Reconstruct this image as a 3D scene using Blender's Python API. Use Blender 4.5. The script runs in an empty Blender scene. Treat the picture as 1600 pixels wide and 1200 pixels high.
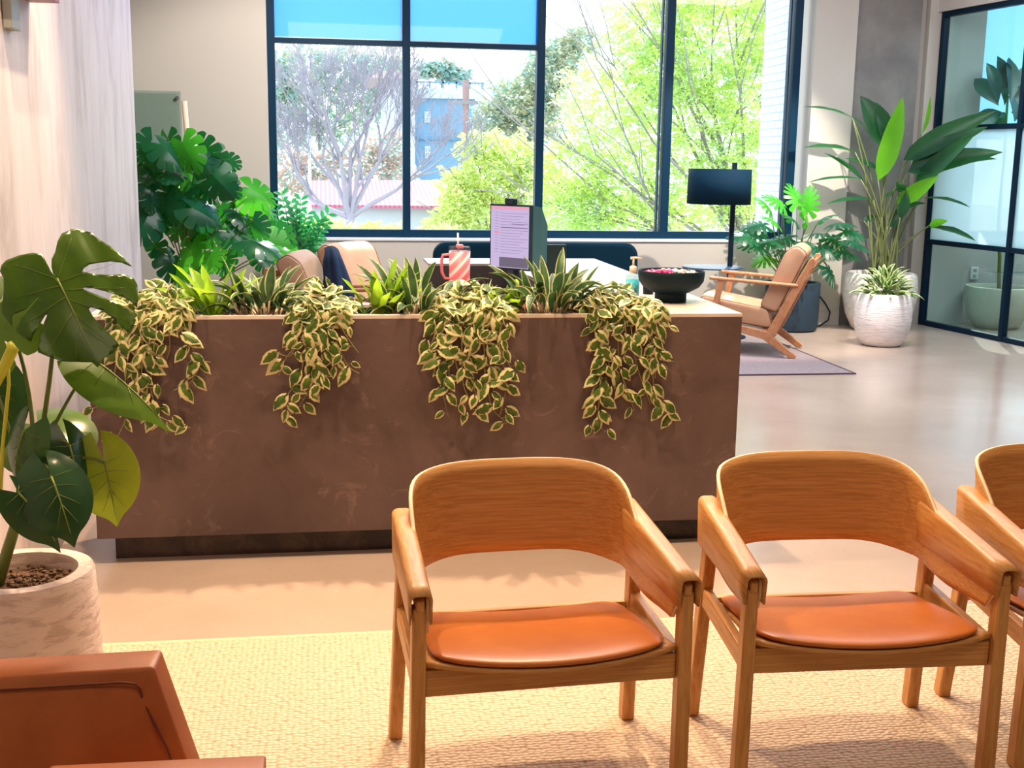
import bpy, bmesh, math, random
import numpy as np
from mathutils import Vector, Matrix
from math import sin, cos, pi, radians as rad

SC = bpy.context.scene
COL = SC.collection
rnd = random.Random(7)

# ------------------------------------------------------------------ camera
W_, H_, FPX, EYE = 1600.0, 1200.0, 1860.0, 1.45
HY, SL, VX = 252.0, 0.0150, 12790.0          # horizon height and tilt, vanishing point of the desk's long side
_u = Vector((1, SL, 0)).cross(Vector((0, HY - 600, FPX))).normalized()
if _u.y > 0: _u = -_u
_x = Vector((VX - 800, HY + SL * (VX - 800) - 600, FPX)).normalized()
_x = (_x - _u * _x.dot(_u)).normalized()
_y = _u.cross(_x)
if _y.z < 0: _y = -_y
RW = Matrix((_x, _y, _u))                    # rows: world axes written in camera axes (right, down, forward)
cd = bpy.data.cameras.new('camera'); cam = bpy.data.objects.new('camera', cd); COL.objects.link(cam)
cd.sensor_width = 36; cd.lens = FPX / W_ * 36; cd.clip_start = .05; cd.clip_end = 400
right, down, fwd = RW.col[0], RW.col[1], RW.col[2]
cam.matrix_world = Matrix(((right[0], -down[0], -fwd[0], 0), (right[1], -down[1], -fwd[1], 0), (right[2], -down[2], -fwd[2], EYE), (0, 0, 0, 1)))
SC.camera = cam

def ray(px, py): return RW @ Vector((px - 800, py - 600, FPX))
def P(px, py, Y):                            # the point of the photo on the upright plane y = Y
    d = ray(px, py); return Vector((0, 0, EYE)) + d * (Y / d.y)
def G(px, py, Z=0.0):                        # the point of the photo on the level plane z = Z
    d = ray(px, py); return Vector((0, 0, EYE)) + d * ((Z - EYE) / d.z)

# ------------------------------------------------------------------ look and light
SC.view_settings.view_transform = 'Standard'; SC.view_settings.look = 'None'
SC.view_settings.exposure = 0.25; SC.view_settings.gamma = 1.0; SC.view_settings.use_curve_mapping = False
wd = bpy.data.worlds.new('sky'); SC.world = wd; wd.use_nodes = True
bgn = wd.node_tree.nodes['Background']; bgn.inputs[0].default_value = (.80, .91, 1, 1); bgn.inputs[1].default_value = 3.0

def light(name, kind, loc, target, energy, color, **kw):
    ld = bpy.data.lights.new(name, kind); ld.energy = energy; ld.color = color
    for k, v in kw.items(): setattr(ld, k, v)
    o = bpy.data.objects.new(name, ld); COL.objects.link(o); o.location = loc
    o.rotation_euler = (Vector(target) - Vector(loc)).to_track_quat('-Z', 'Y').to_euler()
    return o
light('sun', 'SUN', (0, 0, 30), (-3.0, -7, 24), 5.0, (1, .96, .88), angle=rad(.8))
WARM, NEUT, COOL = (1, .70, .44), (1, .88, .74), (.86, .93, 1)
# recessed ceiling spots
light('ceiling_spot', 'SPOT', (.5, 3.55, 3.5), (.5, 4.05, .3), 230, WARM, spot_size=rad(66), spot_blend=.5, shadow_soft_size=.018)
light('ceiling_spot', 'SPOT', (-.5, 3.55, 3.5), (-.5, 4.05, .5), 200, WARM, spot_size=rad(66), spot_blend=.5, shadow_soft_size=.018)
light('ceiling_spot', 'SPOT', (1.7, 3.3, 3.5), (1.6, 3.9, .5), 150, WARM, spot_size=rad(66), spot_blend=.5, shadow_soft_size=.018)
light('ceiling_spot', 'SPOT', (1.0, 5.0, 3.5), (.9, 3.2, .2), 300, WARM, spot_size=rad(75), spot_blend=.5, shadow_soft_size=.03)
light('ceiling_spot', 'SPOT', (-.3, 5.0, 3.5), (-.2, 3.4, .2), 280, WARM, spot_size=rad(75), spot_blend=.5, shadow_soft_size=.03)
light('ceiling_spot', 'SPOT', (4.3, 8.2, 3.5), (3.4, 10.0, .6), 620, NEUT, spot_size=rad(60), spot_blend=.4, shadow_soft_size=.03)
light('ceiling_spot', 'SPOT', (5.9, 8.1, 3.5), (4.7, 10.0, 1.0), 560, NEUT, spot_size=rad(60), spot_blend=.4, shadow_soft_size=.03)
light('ceiling_spot', 'SPOT', (.3, 8.2, 3.5), (-.6, 10.2, 1.0), 260, NEUT, spot_size=rad(80), spot_blend=.6, shadow_soft_size=.03)
light('ceiling_spot', 'SPOT', (.2, 4.2, 3.5), (-1.0, 5.0, 1.5), 50, (1, .8, .68), spot_size=rad(85), spot_blend=.7, shadow_soft_size=.05)
# large fill lights added below the ceiling: front, lounge and side room
light('ceiling_fill', 'AREA', (1.2, .6, 3.5), (1.2, 2.2, 0), 34, (1, .78, .56), shape='RECTANGLE', size=3.5, size_y=1.5)
light('ceiling_fill', 'AREA', (2.8, 7.2, 3.5), (2.8, 7.3, 0), 215, (.95, .93, 1), shape='RECTANGLE', size=5.0, size_y=3.0)
light('ceiling_fill', 'AREA', (7.4, 9.0, 3.3), (7.4, 9.0, 0), 60, (.8, .95, 1), shape='RECTANGLE', size=1.5, size_y=1.5)

# ------------------------------------------------------------------ materials
def mat(name, col, rough=.5, metal=0.0, spec=.5, emit=None, es=1.0, coat=0.0, trans=0.0, ior=1.45, alpha=1.0):
    m = bpy.data.materials.new(name); m.use_nodes = True; b = m.node_tree.nodes['Principled BSDF']
    b.inputs['Base Color'].default_value = (*col, 1); b.inputs['Roughness'].default_value = rough
    b.inputs['Metallic'].default_value = metal; b.inputs['Specular IOR Level'].default_value = spec
    b.inputs['Coat Weight'].default_value = coat; b.inputs['Transmission Weight'].default_value = trans
    b.inputs['IOR'].default_value = ior; b.inputs['Alpha'].default_value = alpha
    if emit: b.inputs['Emission Color'].default_value = (*emit, 1); b.inputs['Emission Strength'].default_value = es
    return m
def nt(m): return m.node_tree, m.node_tree.nodes, m.node_tree.links, m.node_tree.nodes['Principled BSDF']
def coords(m, kind='Object', scale=(1, 1, 1), rot=(0, 0, 0)):
    t, n, l, b = nt(m); tc = n.new('ShaderNodeTexCoord'); mp = n.new('ShaderNodeMapping')
    mp.inputs['Scale'].default_value = scale; mp.inputs['Rotation'].default_value = rot
    l.new(tc.outputs[kind], mp.inputs[0]); return mp.outputs[0]
def noise(m, vec, scale, detail=4, rough=.55, dist=0.0):
    t, n, l, b = nt(m); q = n.new('ShaderNodeTexNoise'); q.inputs['Scale'].default_value = scale
    q.inputs['Detail'].default_value = detail; q.inputs['Roughness'].default_value = rough; q.inputs['Distortion'].default_value = dist
    l.new(vec, q.inputs['Vector']); return q.outputs['Fac']
def ramp(m, fac, stops):
    t, n, l, b = nt(m); r = n.new('ShaderNodeValToRGB'); e = r.color_ramp.elements
    while len(e) < len(stops): e.new(.5)
    for k, (p, c) in enumerate(stops): e[k].position = p; e[k].color = (*c, 1) if len(c) == 3 else c
    l.new(fac, r.inputs[0]); return r.outputs[0]
def mixc(m, fac, a, b_, mode='MIX'):
    t, n, l, b = nt(m); q = n.new('ShaderNodeMix'); q.data_type = 'RGBA'; q.blend_type = mode
    for s, v in ((q.inputs[0], fac), (q.inputs[6], a), (q.inputs[7], b_)):
        if hasattr(v, 'links') or hasattr(v, 'is_linked'): l.new(v, s)
        else: s.default_value = v if isinstance(v, (int, float)) else (*v, 1)
    return q.outputs[2]
def math_(m, op, a, b_=0.0):
    t, n, l, b = nt(m); q = n.new('ShaderNodeMath'); q.operation = op
    for s, v in ((q.inputs[0], a), (q.inputs[1], b_)):
        if isinstance(v, (int, float)): s.default_value = v
        else: l.new(v, s)
    return q.outputs[0]
def setc(m, out, slot='Base Color'): m.node_tree.links.new(out, nt(m)[3].inputs[slot])
def bump(m, h, strength=.3, dist=.01):
    t, n, l, b = nt(m); q = n.new('ShaderNodeBump'); q.inputs['Strength'].default_value = strength; q.inputs['Distance'].default_value = dist
    l.new(h, q.inputs['Height']); l.new(q.outputs[0], b.inputs['Normal'])
def translucent(m, colsock_or_col, fac):
    t, n, l, b = nt(m); tr = n.new('ShaderNodeBsdfTranslucent'); mx = n.new('ShaderNodeMixShader'); mx.inputs[0].default_value = fac
    if isinstance(colsock_or_col, tuple): tr.inputs[0].default_value = (*colsock_or_col, 1)
    else: l.new(colsock_or_col, tr.inputs[0])
    out = n['Material Output']; l.new(b.outputs[0], mx.inputs[1]); l.new(tr.outputs[0], mx.inputs[2]); l.new(mx.outputs[0], out.inputs[0])

def wood(name, c1, c2, scale, rough=.38):
    m = mat(name, c1, rough); v = coords(m, 'Object', scale)
    f = noise(m, v, 6, 6, .62, .6); f2 = noise(m, v, 28, 3, .6)
    c = ramp(m, f, [(.35, c2), (.62, c1)]); c = mixc(m, math_(m, 'MULTIPLY', f2, .35), c, tuple(x * .62 for x in c2)); setc(m, c); return m
OAK1, OAK2 = (.74, .385, .125), (.53, .235, .06)
M = {}
M['oak_h'] = wood('oak_grain_across', OAK1, OAK2, (.9, 9, 34))
M['oak_v'] = wood('oak_grain_upright', OAK1, OAK2, (14, 14, 1.2))
M['oak_d'] = wood('oak_grain_deep', OAK1, OAK2, (14, 1.2, 14))
M['oak_edge'] = mat('oak_ply_edge', (.9, .72, .46), .5)
M['ash'] = wood('lounge_wood', (.62, .30, .15), (.48, .20, .09), (4, 4, 4), .45)

def leather(name, c1, c2, rough=.35):
    m = mat(name, c1, rough); v = coords(m); f = noise(m, v, 5, 5, .6); setc(m, ramp(m, f, [(.3, c2), (.7, c1)]))
    bump(m, noise(m, v, 260, 2), .08, .002); return m
M['cognac'] = leather('cognac_leather', (.55, .17, .03), (.42, .11, .018), .36)
M['brown'] = leather('worn_brown_leather', (.52, .15, .035), (.36, .085, .016), .42)
M['seam'] = mat('leather_seam', (.16, .035, .012), .5)
M['tan'] = leather('tan_leather', (.60, .36, .225), (.50, .28, .16), .5)
M['tan_d'] = mat('tan_piping', (.2, .1, .06), .6)

m = M['plaster'] = mat('brushed_plaster', (.8, .7, .66), .55)
v = coords(m, 'Object', (1, 2.2, .55)); f = noise(m, v, 2.3, 8, .62, .5); f2 = noise(m, coords(m, 'Object', (1, 10, 1.2)), 2.5, 6, .6, .8)
c = ramp(m, f, [(.3, (.46, .40, .40)), (.5, (.76, .70, .72)), (.75, (.84, .80, .83))]); c = mixc(m, math_(m, 'MULTIPLY', f2, .55), c, (.50, .43, .43)); setc(m, c); bump(m, f2, .15, .01)
M['paint'] = mat('wall_paint', (.55, .52, .48), .7)
M['paint_c'] = mat('wall_paint_pale', (.56, .52, .49), .7)
M['ceiling'] = mat('ceiling_paint', (.75, .74, .72), .8)

m = M['floor'] = mat('polished_concrete', (.5, .42, .36), .22, spec=.5)
v = coords(m); f = noise(m, v, .9, 7, .6, .3); f2 = noise(m, v, 60, 4, .7)
c = ramp(m, f, [(.3, (.43, .33, .27)), (.7, (.55, .435, .365))]); c = mixc(m, math_(m, 'MULTIPLY', f2, .35), c, (.34, .26, .21)); setc(m, c)
r = ramp(m, f, [(.3, (.14, .14, .14)), (.7, (.24, .24, .24))]); setc(m, r, 'Roughness')

m = M['slab'] = mat('brown_stone_slab', (.15, .1, .09), .5)
v = coords(m); f = noise(m, v, 2.1, 9, .63, .5); f2 = noise(m, v, 5.5, 8, .72, 1.2); f3 = noise(m, v, 170, 3)
c = ramp(m, f, [(.3, (.072, .043, .042)), (.5, (.125, .078, .075)), (.72, (.175, .112, .104))])
c = mixc(m, ramp(m, f2, [(.57, (0, 0, 0)), (.74, (.6, .6, .6))]), c, (.34, .23, .20)); c = mixc(m, math_(m, 'MULTIPLY', f3, .35), c, (.08, .05, .04)); setc(m, c)
m = M['kick'] = mat('dark_toe_kick', (.03, .02, .02), .3); v = coords(m); setc(m, ramp(m, noise(m, v, 6, 7, .7, 1), [(.45, (.018, .012, .013)), (.75, (.09, .05, .04))]))
m = M['top'] = mat('pale_stone_top', (.62, .52, .44), .3); v = coords(m); setc(m, ramp(m, noise(m, v, 3, 7, .6, .5), [(.3, (.60, .50, .43)), (.7, (.74, .66, .60))]))
M['inner'] = mat('inner_desk_grey', (.13, .11, .11), .5)

m = M['jute'] = mat('jute_weave', (.7, .5, .3), .9)
t, n, l, b = nt(m); v = coords(m, 'Object', (62, 78, 1)); vo = n.new('ShaderNodeTexVoronoi'); vo.voronoi_dimensions = '2D'; vo.inputs['Scale'].default_value = 1; vo.inputs['Randomness'].default_value = .55; l.new(v, vo.inputs['Vector'])
f = noise(m, coords(m), 14, 5, .7); c = ramp(m, vo.outputs['Distance'], [(.15, (.74, .61, .46)), (.62, (.56, .41, .27)), (.85, (.24, .14, .08))])
c = mixc(m, math_(m, 'MULTIPLY', f, .45), c, (.70, .56, .40)); setc(m, c); bump(m, math_(m, 'SUBTRACT', 1.0, vo.outputs['Distance']), 1.0, .008)
M['jute_edge'] = mat('jute_binding', (.78, .6, .36), .8)
m = M['rug_grey'] = mat('grey_rug_pile', (.33, .27, .27), .95); f = noise(m, coords(m, 'Object', (3, 14, 1)), 9, 5, .7); setc(m, ramp(m, f, [(.3, (.19, .155, .175)), (.7, (.36, .29, .295))]))
M['rug_edge'] = mat('grey_rug_binding', (.1, .06, .08), .9)

M['frame'] = mat('dark_window_metal', (.002, .028, .065), .45, spec=.2)
M['glassframe'] = mat('dark_partition_metal', (.001, .014, .035), .45, spec=.2)
M['sill'] = mat('pale_sill', (.75, .8, .88), .4)
def pane(name, tint, gl=.08):
    m = bpy.data.materials.new(name); m.use_nodes = True; n = m.node_tree.nodes; l = m.node_tree.links; n.remove(n['Principled BSDF'])
    tr = n.new('ShaderNodeBsdfTransparent'); tr.inputs[0].default_value = (*tint, 1); gs = n.new('ShaderNodeBsdfGlossy'); gs.inputs['Roughness'].default_value = .02
    mx = n.new('ShaderNodeMixShader'); mx.inputs[0].default_value = gl; l.new(tr.outputs[0], mx.inputs[1]); l.new(gs.outputs[0], mx.inputs[2]); l.new(mx.outputs[0], n['Material Output'].inputs[0]); return m
M['pane'] = pane('window_pane_glass', (.97, 1, 1), .04)
M['pane_room'] = pane('partition_glass', (.80, .93, .93), .07)
def sheer(name, col, clear, dif=.25):
    m = mat(name, col, .8); t, n, l, b = nt(m); tl = n.new('ShaderNodeBsdfTranslucent'); tl.inputs[0].default_value = (*col, 1)
    tr = n.new('ShaderNodeBsdfTransparent'); a = n.new('ShaderNodeMixShader'); a.inputs[0].default_value = 1 - dif; l.new(b.outputs[0], a.inputs[1]); l.new(tl.outputs[0], a.inputs[2])
    q = n.new('ShaderNodeMixShader'); q.inputs[0].default_value = clear; l.new(a.outputs[0], q.inputs[1]); l.new(tr.outputs[0], q.inputs[2]); l.new(q.outputs[0], n['Material Output'].inputs[0]); return m
M['shade'] = sheer('blue_roller_shade_cloth', (.22, .49, .95), .04, .1)
M['shade2'] = sheer('pale_blue_shade_cloth', (.42, .64, .85), .08, .2)
M['frost'] = sheer('frosted_film', (.72, .93, .97), .25, .15)

m = M['concrete'] = mat('raw_concrete', (.33, .31, .30), .75); v = coords(m); f = noise(m, v, 2.5, 8, .65, .3)
c = ramp(m, f, [(.3, (.17, .16, .165)), (.7, (.27, .26, .25))]); t, n, l, b = nt(m); vo = n.new('ShaderNodeTexVoronoi'); vo.inputs['Scale'].default_value = 6; l.new(v, vo.inputs['Vector'])
c = mixc(m, ramp(m, vo.outputs['Distance'], [(.03, (.5, .5, .5)), (.07, (0, 0, 0))]), c, (.15, .14, .14)); setc(m, c)
m = M['brick'] = mat('pale_exterior_brick', (.7, .75, .8), .8); t, n, l, b = nt(m); br = n.new('ShaderNodeTexBrick'); br.inputs['Scale'].default_value = 1
br.inputs['Color1'].default_value = (.66, .74, .80, 1); br.inputs['Color2'].default_value = (.72, .80, .85, 1); br.inputs['Mortar'].default_value = (.45, .50, .6, 1)
br.inputs['Brick Width'].default_value = .2; br.inputs['Row Height'].default_value = .075; br.inputs['Mortar Size'].default_value = .006
tc = n.new('ShaderNodeTexCoord'); sx = n.new('ShaderNodeSeparateXYZ'); cb = n.new('ShaderNodeCombineXYZ'); l.new(tc.outputs['Object'], sx.inputs[0]); l.new(sx.outputs[1], cb.inputs[0]); l.new(sx.outputs[2], cb.inputs[1]); l.new(cb.outputs[0], br.inputs['Vector']); setc(m, br.outputs['Color'])

def leafm(name, c1, c2, rough=.32, tr=.3, trc=None, sc=9):
    m = mat(name, c1, rough, spec=.5); v = coords(m); c = ramp(m, noise(m, v, sc, 3), [(.35, c2), (.65, c1)]); setc(m, c); translucent(m, trc or tuple(min(1, x * 2.0) for x in c1), tr); return m
M['mon_fg'] = leafm('monstera_leaf', (.075, .165, .008), (.04, .11, .006), .22, .10, (.3, .42, .02))
M['mon_fg2'] = leafm('monstera_leaf_yellow_green', (.22, .28, .015), (.13, .19, .01), .25, .25, (.5, .6, .04))
M['mon_fg3'] = leafm('monstera_leaf_dark', (.022, .075, .03), (.012, .05, .018), .16, .12, (.15, .3, .05))
M['rib'] = mat('leaf_rib', (.20, .27, .035), .4)
M['petiole'] = mat('petiole', (.14, .19, .03), .35)
M['petiole_y'] = mat('yellow_petiole', (.62, .62, .04), .35)
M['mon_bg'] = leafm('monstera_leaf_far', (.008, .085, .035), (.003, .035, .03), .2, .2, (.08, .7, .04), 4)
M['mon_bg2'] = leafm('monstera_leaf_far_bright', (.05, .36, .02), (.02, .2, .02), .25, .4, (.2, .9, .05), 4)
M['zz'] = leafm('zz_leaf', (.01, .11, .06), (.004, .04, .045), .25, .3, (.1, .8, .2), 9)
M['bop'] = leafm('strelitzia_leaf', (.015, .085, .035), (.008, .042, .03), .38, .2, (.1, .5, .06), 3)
M['bop_b'] = leafm('strelitzia_leaf_backlit', (.16, .55, .02), (.12, .45, .02), .4, .5, (.45, 1, .05), 3)  # light through the blade painted in as a brighter leaf colour
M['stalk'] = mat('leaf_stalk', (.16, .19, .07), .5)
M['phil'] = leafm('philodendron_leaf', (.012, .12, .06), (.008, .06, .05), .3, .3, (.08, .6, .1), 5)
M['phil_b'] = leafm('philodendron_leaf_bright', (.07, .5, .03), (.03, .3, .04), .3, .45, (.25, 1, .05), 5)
M['fid'] = leafm('fiddle_leaf', (.01, .10, .08), (.006, .05, .05), .35, .15, (.05, .4, .1), 5)
M['fern'] = leafm('nest_fern_leaf', (.30, .50, .03), (.17, .34, .03), .35, .35, (.5, .85, .05), 30)
M['air'] = mat('air_plant_leaf', (.30, .36, .24), .6)

def varieg(name, green, green2, cream, edge, nz, sc=40, patch=.0):
    m = mat(name, green, .38); t, n, l, b = nt(m); uv = n.new('ShaderNodeUVMap'); sx = n.new('ShaderNodeSeparateXYZ'); l.new(uv.outputs[0], sx.inputs[0])
    d = math_(m, 'MULTIPLY', math_(m, 'ABSOLUTE', math_(m, 'SUBTRACT', sx.outputs[0], .5)), 2.0)
    v = coords(m); f = noise(m, v, sc, 3, .6); f3 = noise(m, v, 14, 2)
    s = math_(m, 'ADD', d, math_(m, 'MULTIPLY', math_(m, 'SUBTRACT', f, .5), nz)); s = math_(m, 'ADD', s, math_(m, 'MULTIPLY', math_(m, 'SUBTRACT', f3, .5), patch))
    k = ramp(m, s, [(edge - .04, (0, 0, 0)), (edge + .04, (1, 1, 1))]); g = ramp(m, f3, [(.35, green2), (.65, green)])
    c = mixc(m, k, g, cream); setc(m, c); translucent(m, c, .25); return m
M['pothos'] = varieg('variegated_pothos_leaf', (.12, .20, .02), (.05, .10, .012), (.70, .64, .33), .64, 1.1, 55, 1.5)
M['vine'] = mat('pothos_vine', (.30, .30, .09), .5)
M['drac'] = varieg('variegated_dracaena_leaf', (.06, .15, .045), (.025, .075, .03), (.60, .60, .28), .80, .25, 60, .2)
M['drac_st'] = mat('dracaena_stem', (.5, .38, .26), .6)
M['agla'] = varieg('pale_aglaonema_leaf', (.10, .26, .03), (.04, .13, .03), (.72, .80, .42), .5, 1.2, 50, .9)

m = M['soil'] = mat('bark_soil', (.12, .06, .03), .9); t, n, l, b = nt(m); v = coords(m); vo = n.new('ShaderNodeTexVoronoi'); vo.inputs['Scale'].default_value = 90; l.new(v, vo.inputs['Vector'])
setc(m, ramp(m, noise(m, v, 90, 3), [(.3, (.04, .02, .01)), (.7, (.30, .16, .08))])); bump(m, vo.outputs['Distance'], 1, .01)
def potm(name, c1, c2, sc, vs, bs=.6):
    m = mat(name, c1, .7); v = coords(m, 'Object', sc); f = noise(m, v, vs, 5, .65, .4); setc(m, ramp(m, f, [(.38, c2), (.5, c1)])); bump(m, f, bs, .01); return m
M['pot_fg'] = potm('travertine_pot', (.76, .61, .54), (.55, .42, .36), (1, 1, 4), 12)
M['pot_white'] = potm('white_textured_pot', (.80, .76, .72), (.64, .60, .56), (1, 1, 2), 14)
M['pot_ribbed'] = potm('white_ribbed_pot', (.84, .80, .80), (.64, .60, .60), (1, 1, 14), 9)
M['pot_dark'] = potm('charcoal_pot', (.015, .035, .06), (.01, .022, .038), (1, 1, 1), 6, .1)
M['pot_bowl'] = potm('cream_bowl_pot', (.55, .55, .44), (.45, .46, .38), (1, 1, 1), 8, .2)
M['black'] = mat('dark_metal', (.002, .012, .025), .5, spec=.2)
M['shade_lamp'] = mat('dark_lampshade', (.001, .018, .04), .8, spec=.15)
M['tray'] = mat('blue_metal_tray', (.03, .06, .12), .6, spec=.2)
M['bowl'] = mat('black_ceramic', (.002, .014, .022), .6, spec=.25)
M['sofa'] = mat('dark_blue_cloth', (.002, .018, .035), .9, spec=.1)
M['navy'] = mat('navy_knit', (.004, .02, .06), .9)
M['steel'] = mat('steel', (.5, .5, .5), .3, 1)
M['white'] = mat('white_plastic', (.8, .8, .8), .4)
M['peach'] = mat('cream_plastic', (.85, .66, .52), .4)
M['bamboo'] = mat('pale_bamboo', (.78, .56, .45), .5)
M['clear'] = pane('clear_plastic', (.86, .93, .95), .12)
M['gel'] = mat('blue_gel', (.10, .62, .80), .1, emit=None, spec=.6)
m = M['tumb'] = mat('pink_striped_coat', (.85, .25, .27), .4); v = coords(m, 'Object', (1, 1, 1), (0, rad(-42), 0)); t, n, l, b = nt(m); wv = n.new('ShaderNodeTexWave'); wv.inputs['Scale'].default_value = 9; l.new(v, wv.inputs['Vector'])
setc(m, ramp(m, wv.outputs['Fac'], [(.25, (.62, .13, .18)), (.45, (.74, .24, .29)), (.6, (.60, .11, .16)), (.85, (.85, .48, .50))]))
M['pink'] = mat('pink_plastic', (.72, .20, .25), .4)
M['case'] = mat('grey_green_casing', (.05, .15, .19), .4)
M['case_d'] = mat('dark_casing', (.004, .03, .045), .4)
M['scr_bg'] = mat('screen_page', (0, 0, 0), .5, emit=(.50, .40, .62), es=1.0)
M['scr_hd'] = mat('screen_header', (0, 0, 0), .5, emit=(.72, .30, .40), es=1.0)
M['scr_ln'] = mat('screen_line', (0, 0, 0), .5, emit=(.13, .09, .19), es=1.0)
M['scr_gy'] = mat('screen_grey', (0, 0, 0), .5, emit=(.13, .11, .16), es=1.0)
M['glassboard'] = pane('glass_board', (.80, .88, .86), .05)
M['outlet'] = mat('outlet_plastic', (.75, .78, .78), .4)
M['red_metal'] = mat('dark_red_metal', (.22, .05, .05), .4)
M['sconce'] = mat('grey_sconce_metal', (.35, .38, .36), .5)

# ------------------------------------------------------------------ mesh helpers
def tag(o, label=None, cat=None, group=None, kind=None):
    for k, v in (('label', label), ('category', cat), ('group', group), ('kind', kind)):
        if v: o[k] = v
    return o
def empty(name, loc, label, cat, group=None, rz=0.0):
    o = bpy.data.objects.new(name, None); COL.objects.link(o); o.location = loc; o.rotation_euler = (0, 0, rz); o.empty_display_size = .1
    return tag(o, label, cat, group)
class MB:
    def __init__(s): s.v = []; s.f = []; s.uv = []; s.m = []; s.mi = 0
    def add(s, vs, fs, uv=None):
        o = len(s.v); s.v += [tuple(p) for p in vs]
        for f in fs: s.f.append(tuple(i + o for i in f)); s.m.append(s.mi)
        s.uv += list(uv) if uv else [(.5, .5)] * len(vs)
        return s
    def box(s, x0, x1, y0, y1, z0, z1, M4=None):
        vs = [Vector((x, y, z)) for z in (z0, z1) for y in (y0, y1) for x in (x0, x1)]
        if M4: vs = [M4 @ q for q in vs]
        return s.add(vs, [(0, 2, 3, 1), (4, 5, 7, 6), (0, 1, 5, 4), (2, 6, 7, 3), (0, 4, 6, 2), (1, 3, 7, 5)])
    def prism(s, poly, d0, d1, fn):          # poly of (a, b); fn(a, b, d) -> point
        n = len(poly); vs = [fn(a, b, d0) for a, b in poly] + [fn(a, b, d1) for a, b in poly]
        return s.add(vs, [tuple(range(n))[::-1], tuple(range(n, 2 * n))] + [(i, (i + 1) % n, n + (i + 1) % n, n + i) for i in range(n)])
    def beam(s, a, b, w, h, w2=None, h2=None, up=(0, 0, 1)):     # rectangular bar from a to b
        a, b = Vector(a), Vector(b); t = (b - a).normalized(); u = Vector(up)
        sd = t.cross(u)
        if sd.length < 1e-4: sd = t.cross(Vector((0, 1, 0)))
        sd.normalize(); n = sd.cross(t); w2 = w2 or w; h2 = h2 or h; vs = []
        for p, ww, hh in ((a, w, h), (b, w2, h2)):
            vs += [p + sd * (i * ww / 2) + n * (j * hh / 2) for i, j in ((-1, -1), (1, -1), (1, 1), (-1, 1))]
        return s.add(vs, [(3, 2, 1, 0), (4, 5, 6, 7)] + [(i, (i + 1) % 4, 4 + (i + 1) % 4, 4 + i) for i in range(4)])
    def tube(s, pts, r, n=8, r2=None, cap=True):
        pts = [Vector(p) for p in pts]; k = len(pts); vs = []; prev = None
        for i, p in enumerate(pts):
            t = (pts[min(i + 1, k - 1)] - pts[max(i - 1, 0)]).normalized()
            if prev is None: sd = t.orthogonal().normalized()
            else: sd = (prev - t * prev.dot(t)); sd = sd.normalized() if sd.length > 1e-6 else t.orthogonal().normalized()
            prev = sd; up = t.cross(sd)
            if isinstance(r, (list, tuple)): rr = r[i]
            else: rr = r if r2 is None else r + (r2 - r) * i / (k - 1)
            vs += [p + (sd * cos(2 * pi * j / n) + up * sin(2 * pi * j / n)) * rr for j in range(n)]
        fs = [(i * n + j, i * n + (j + 1) % n, (i + 1) * n + (j + 1) % n, (i + 1) * n + j) for i in range(k - 1) for j in range(n)]
        if cap: fs += [tuple(range(n))[::-1], tuple((k - 1) * n + j for j in range(n))]
        return s.add(vs, fs)
    def lathe(s, prof, n=40, c=(0, 0, 0), capb=True, capt=False, sx=1, sy=1):
        vs = [(c[0] + r * sx * cos(2 * pi * j / n), c[1] + r * sy * sin(2 * pi * j / n), c[2] + z) for r, z in prof for j in range(n)]
        k = len(prof); fs = [(i * n + j, i * n + (j + 1) % n, (i + 1) * n + (j + 1) % n, (i + 1) * n + j) for i in range(k - 1) for j in range(n)]
        if capb: fs.append(tuple(range(n))[::-1])
        if capt: fs.append(tuple((k - 1) * n + j for j in range(n)))
        return s.add(vs, fs)
    def grid(s, rows, closed=False, uv=None):
        a, b = len(rows), len(rows[0]); vs = [p for r in rows for p in r]
        fs = [(i * b + j, i * b + (j + 1) % b, (i + 1) * b + (j + 1) % b, (i + 1) * b + j) for i in range(a - 1) for j in range(b if closed else b - 1)]
        return s.add(vs, fs, uv)
    def blob(s, c, rx, ry, rz, n=10, k=7):
        pr = [(sin(pi * i / k), -cos(pi * i / k)) for i in range(k + 1)]
        vs = [(c[0] + rx * max(r, .001) * cos(2 * pi * j / n), c[1] + ry * max(r, .001) * sin(2 * pi * j / n), c[2] + rz * z) for r, z in pr for j in range(n)]
        return s.add(vs, [(i * n + j, i * n + (j + 1) % n, (i + 1) * n + (j + 1) % n, (i + 1) * n + j) for i in range(k) for j in range(n)])
    def build(s, name, mats, parent=None, bevel=0, seg=2, smooth=False, solid=0, sub=0, local=False, auto=None):
        me = bpy.data.meshes.new(name); vs = s.v
        off = None
        if parent is not None and not local:
            R = Matrix.Rotation(-parent.rotation_euler.z, 4, 'Z'); off = Vector(parent.location)
            vs = [tuple(R @ (Vector(p) - off)) for p in vs]
        me.from_pydata(vs, [], s.f); me.update()
        ul = me.uv_layers.new(name='UVMap'); li = np.zeros(len(me.loops), np.int32); me.loops.foreach_get('vertex_index', li)
        ul.data.foreach_set('uv', np.array(s.uv, np.float32)[li].ravel())
        mats = mats if isinstance(mats, (list, tuple)) else [mats]
        for q in mats: me.materials.append(q)
        me.polygons.foreach_set('material_index', np.array(s.m, np.int32))
        if smooth: me.polygons.foreach_set('use_smooth', np.ones(len(me.polygons), bool))
        o = bpy.data.objects.new(name, me); COL.objects.link(o)
        if parent is not None: o.parent = parent
        if solid: q = o.modifiers.new('solid', 'SOLIDIFY'); q.thickness = solid; q.offset = 0
        if bevel: q = o.modifiers.new('bevel', 'BEVEL'); q.width = bevel; q.segments = seg; q.limit_method = 'ANGLE'; q.angle_limit = rad(40); q.harden_normals = False
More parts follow.
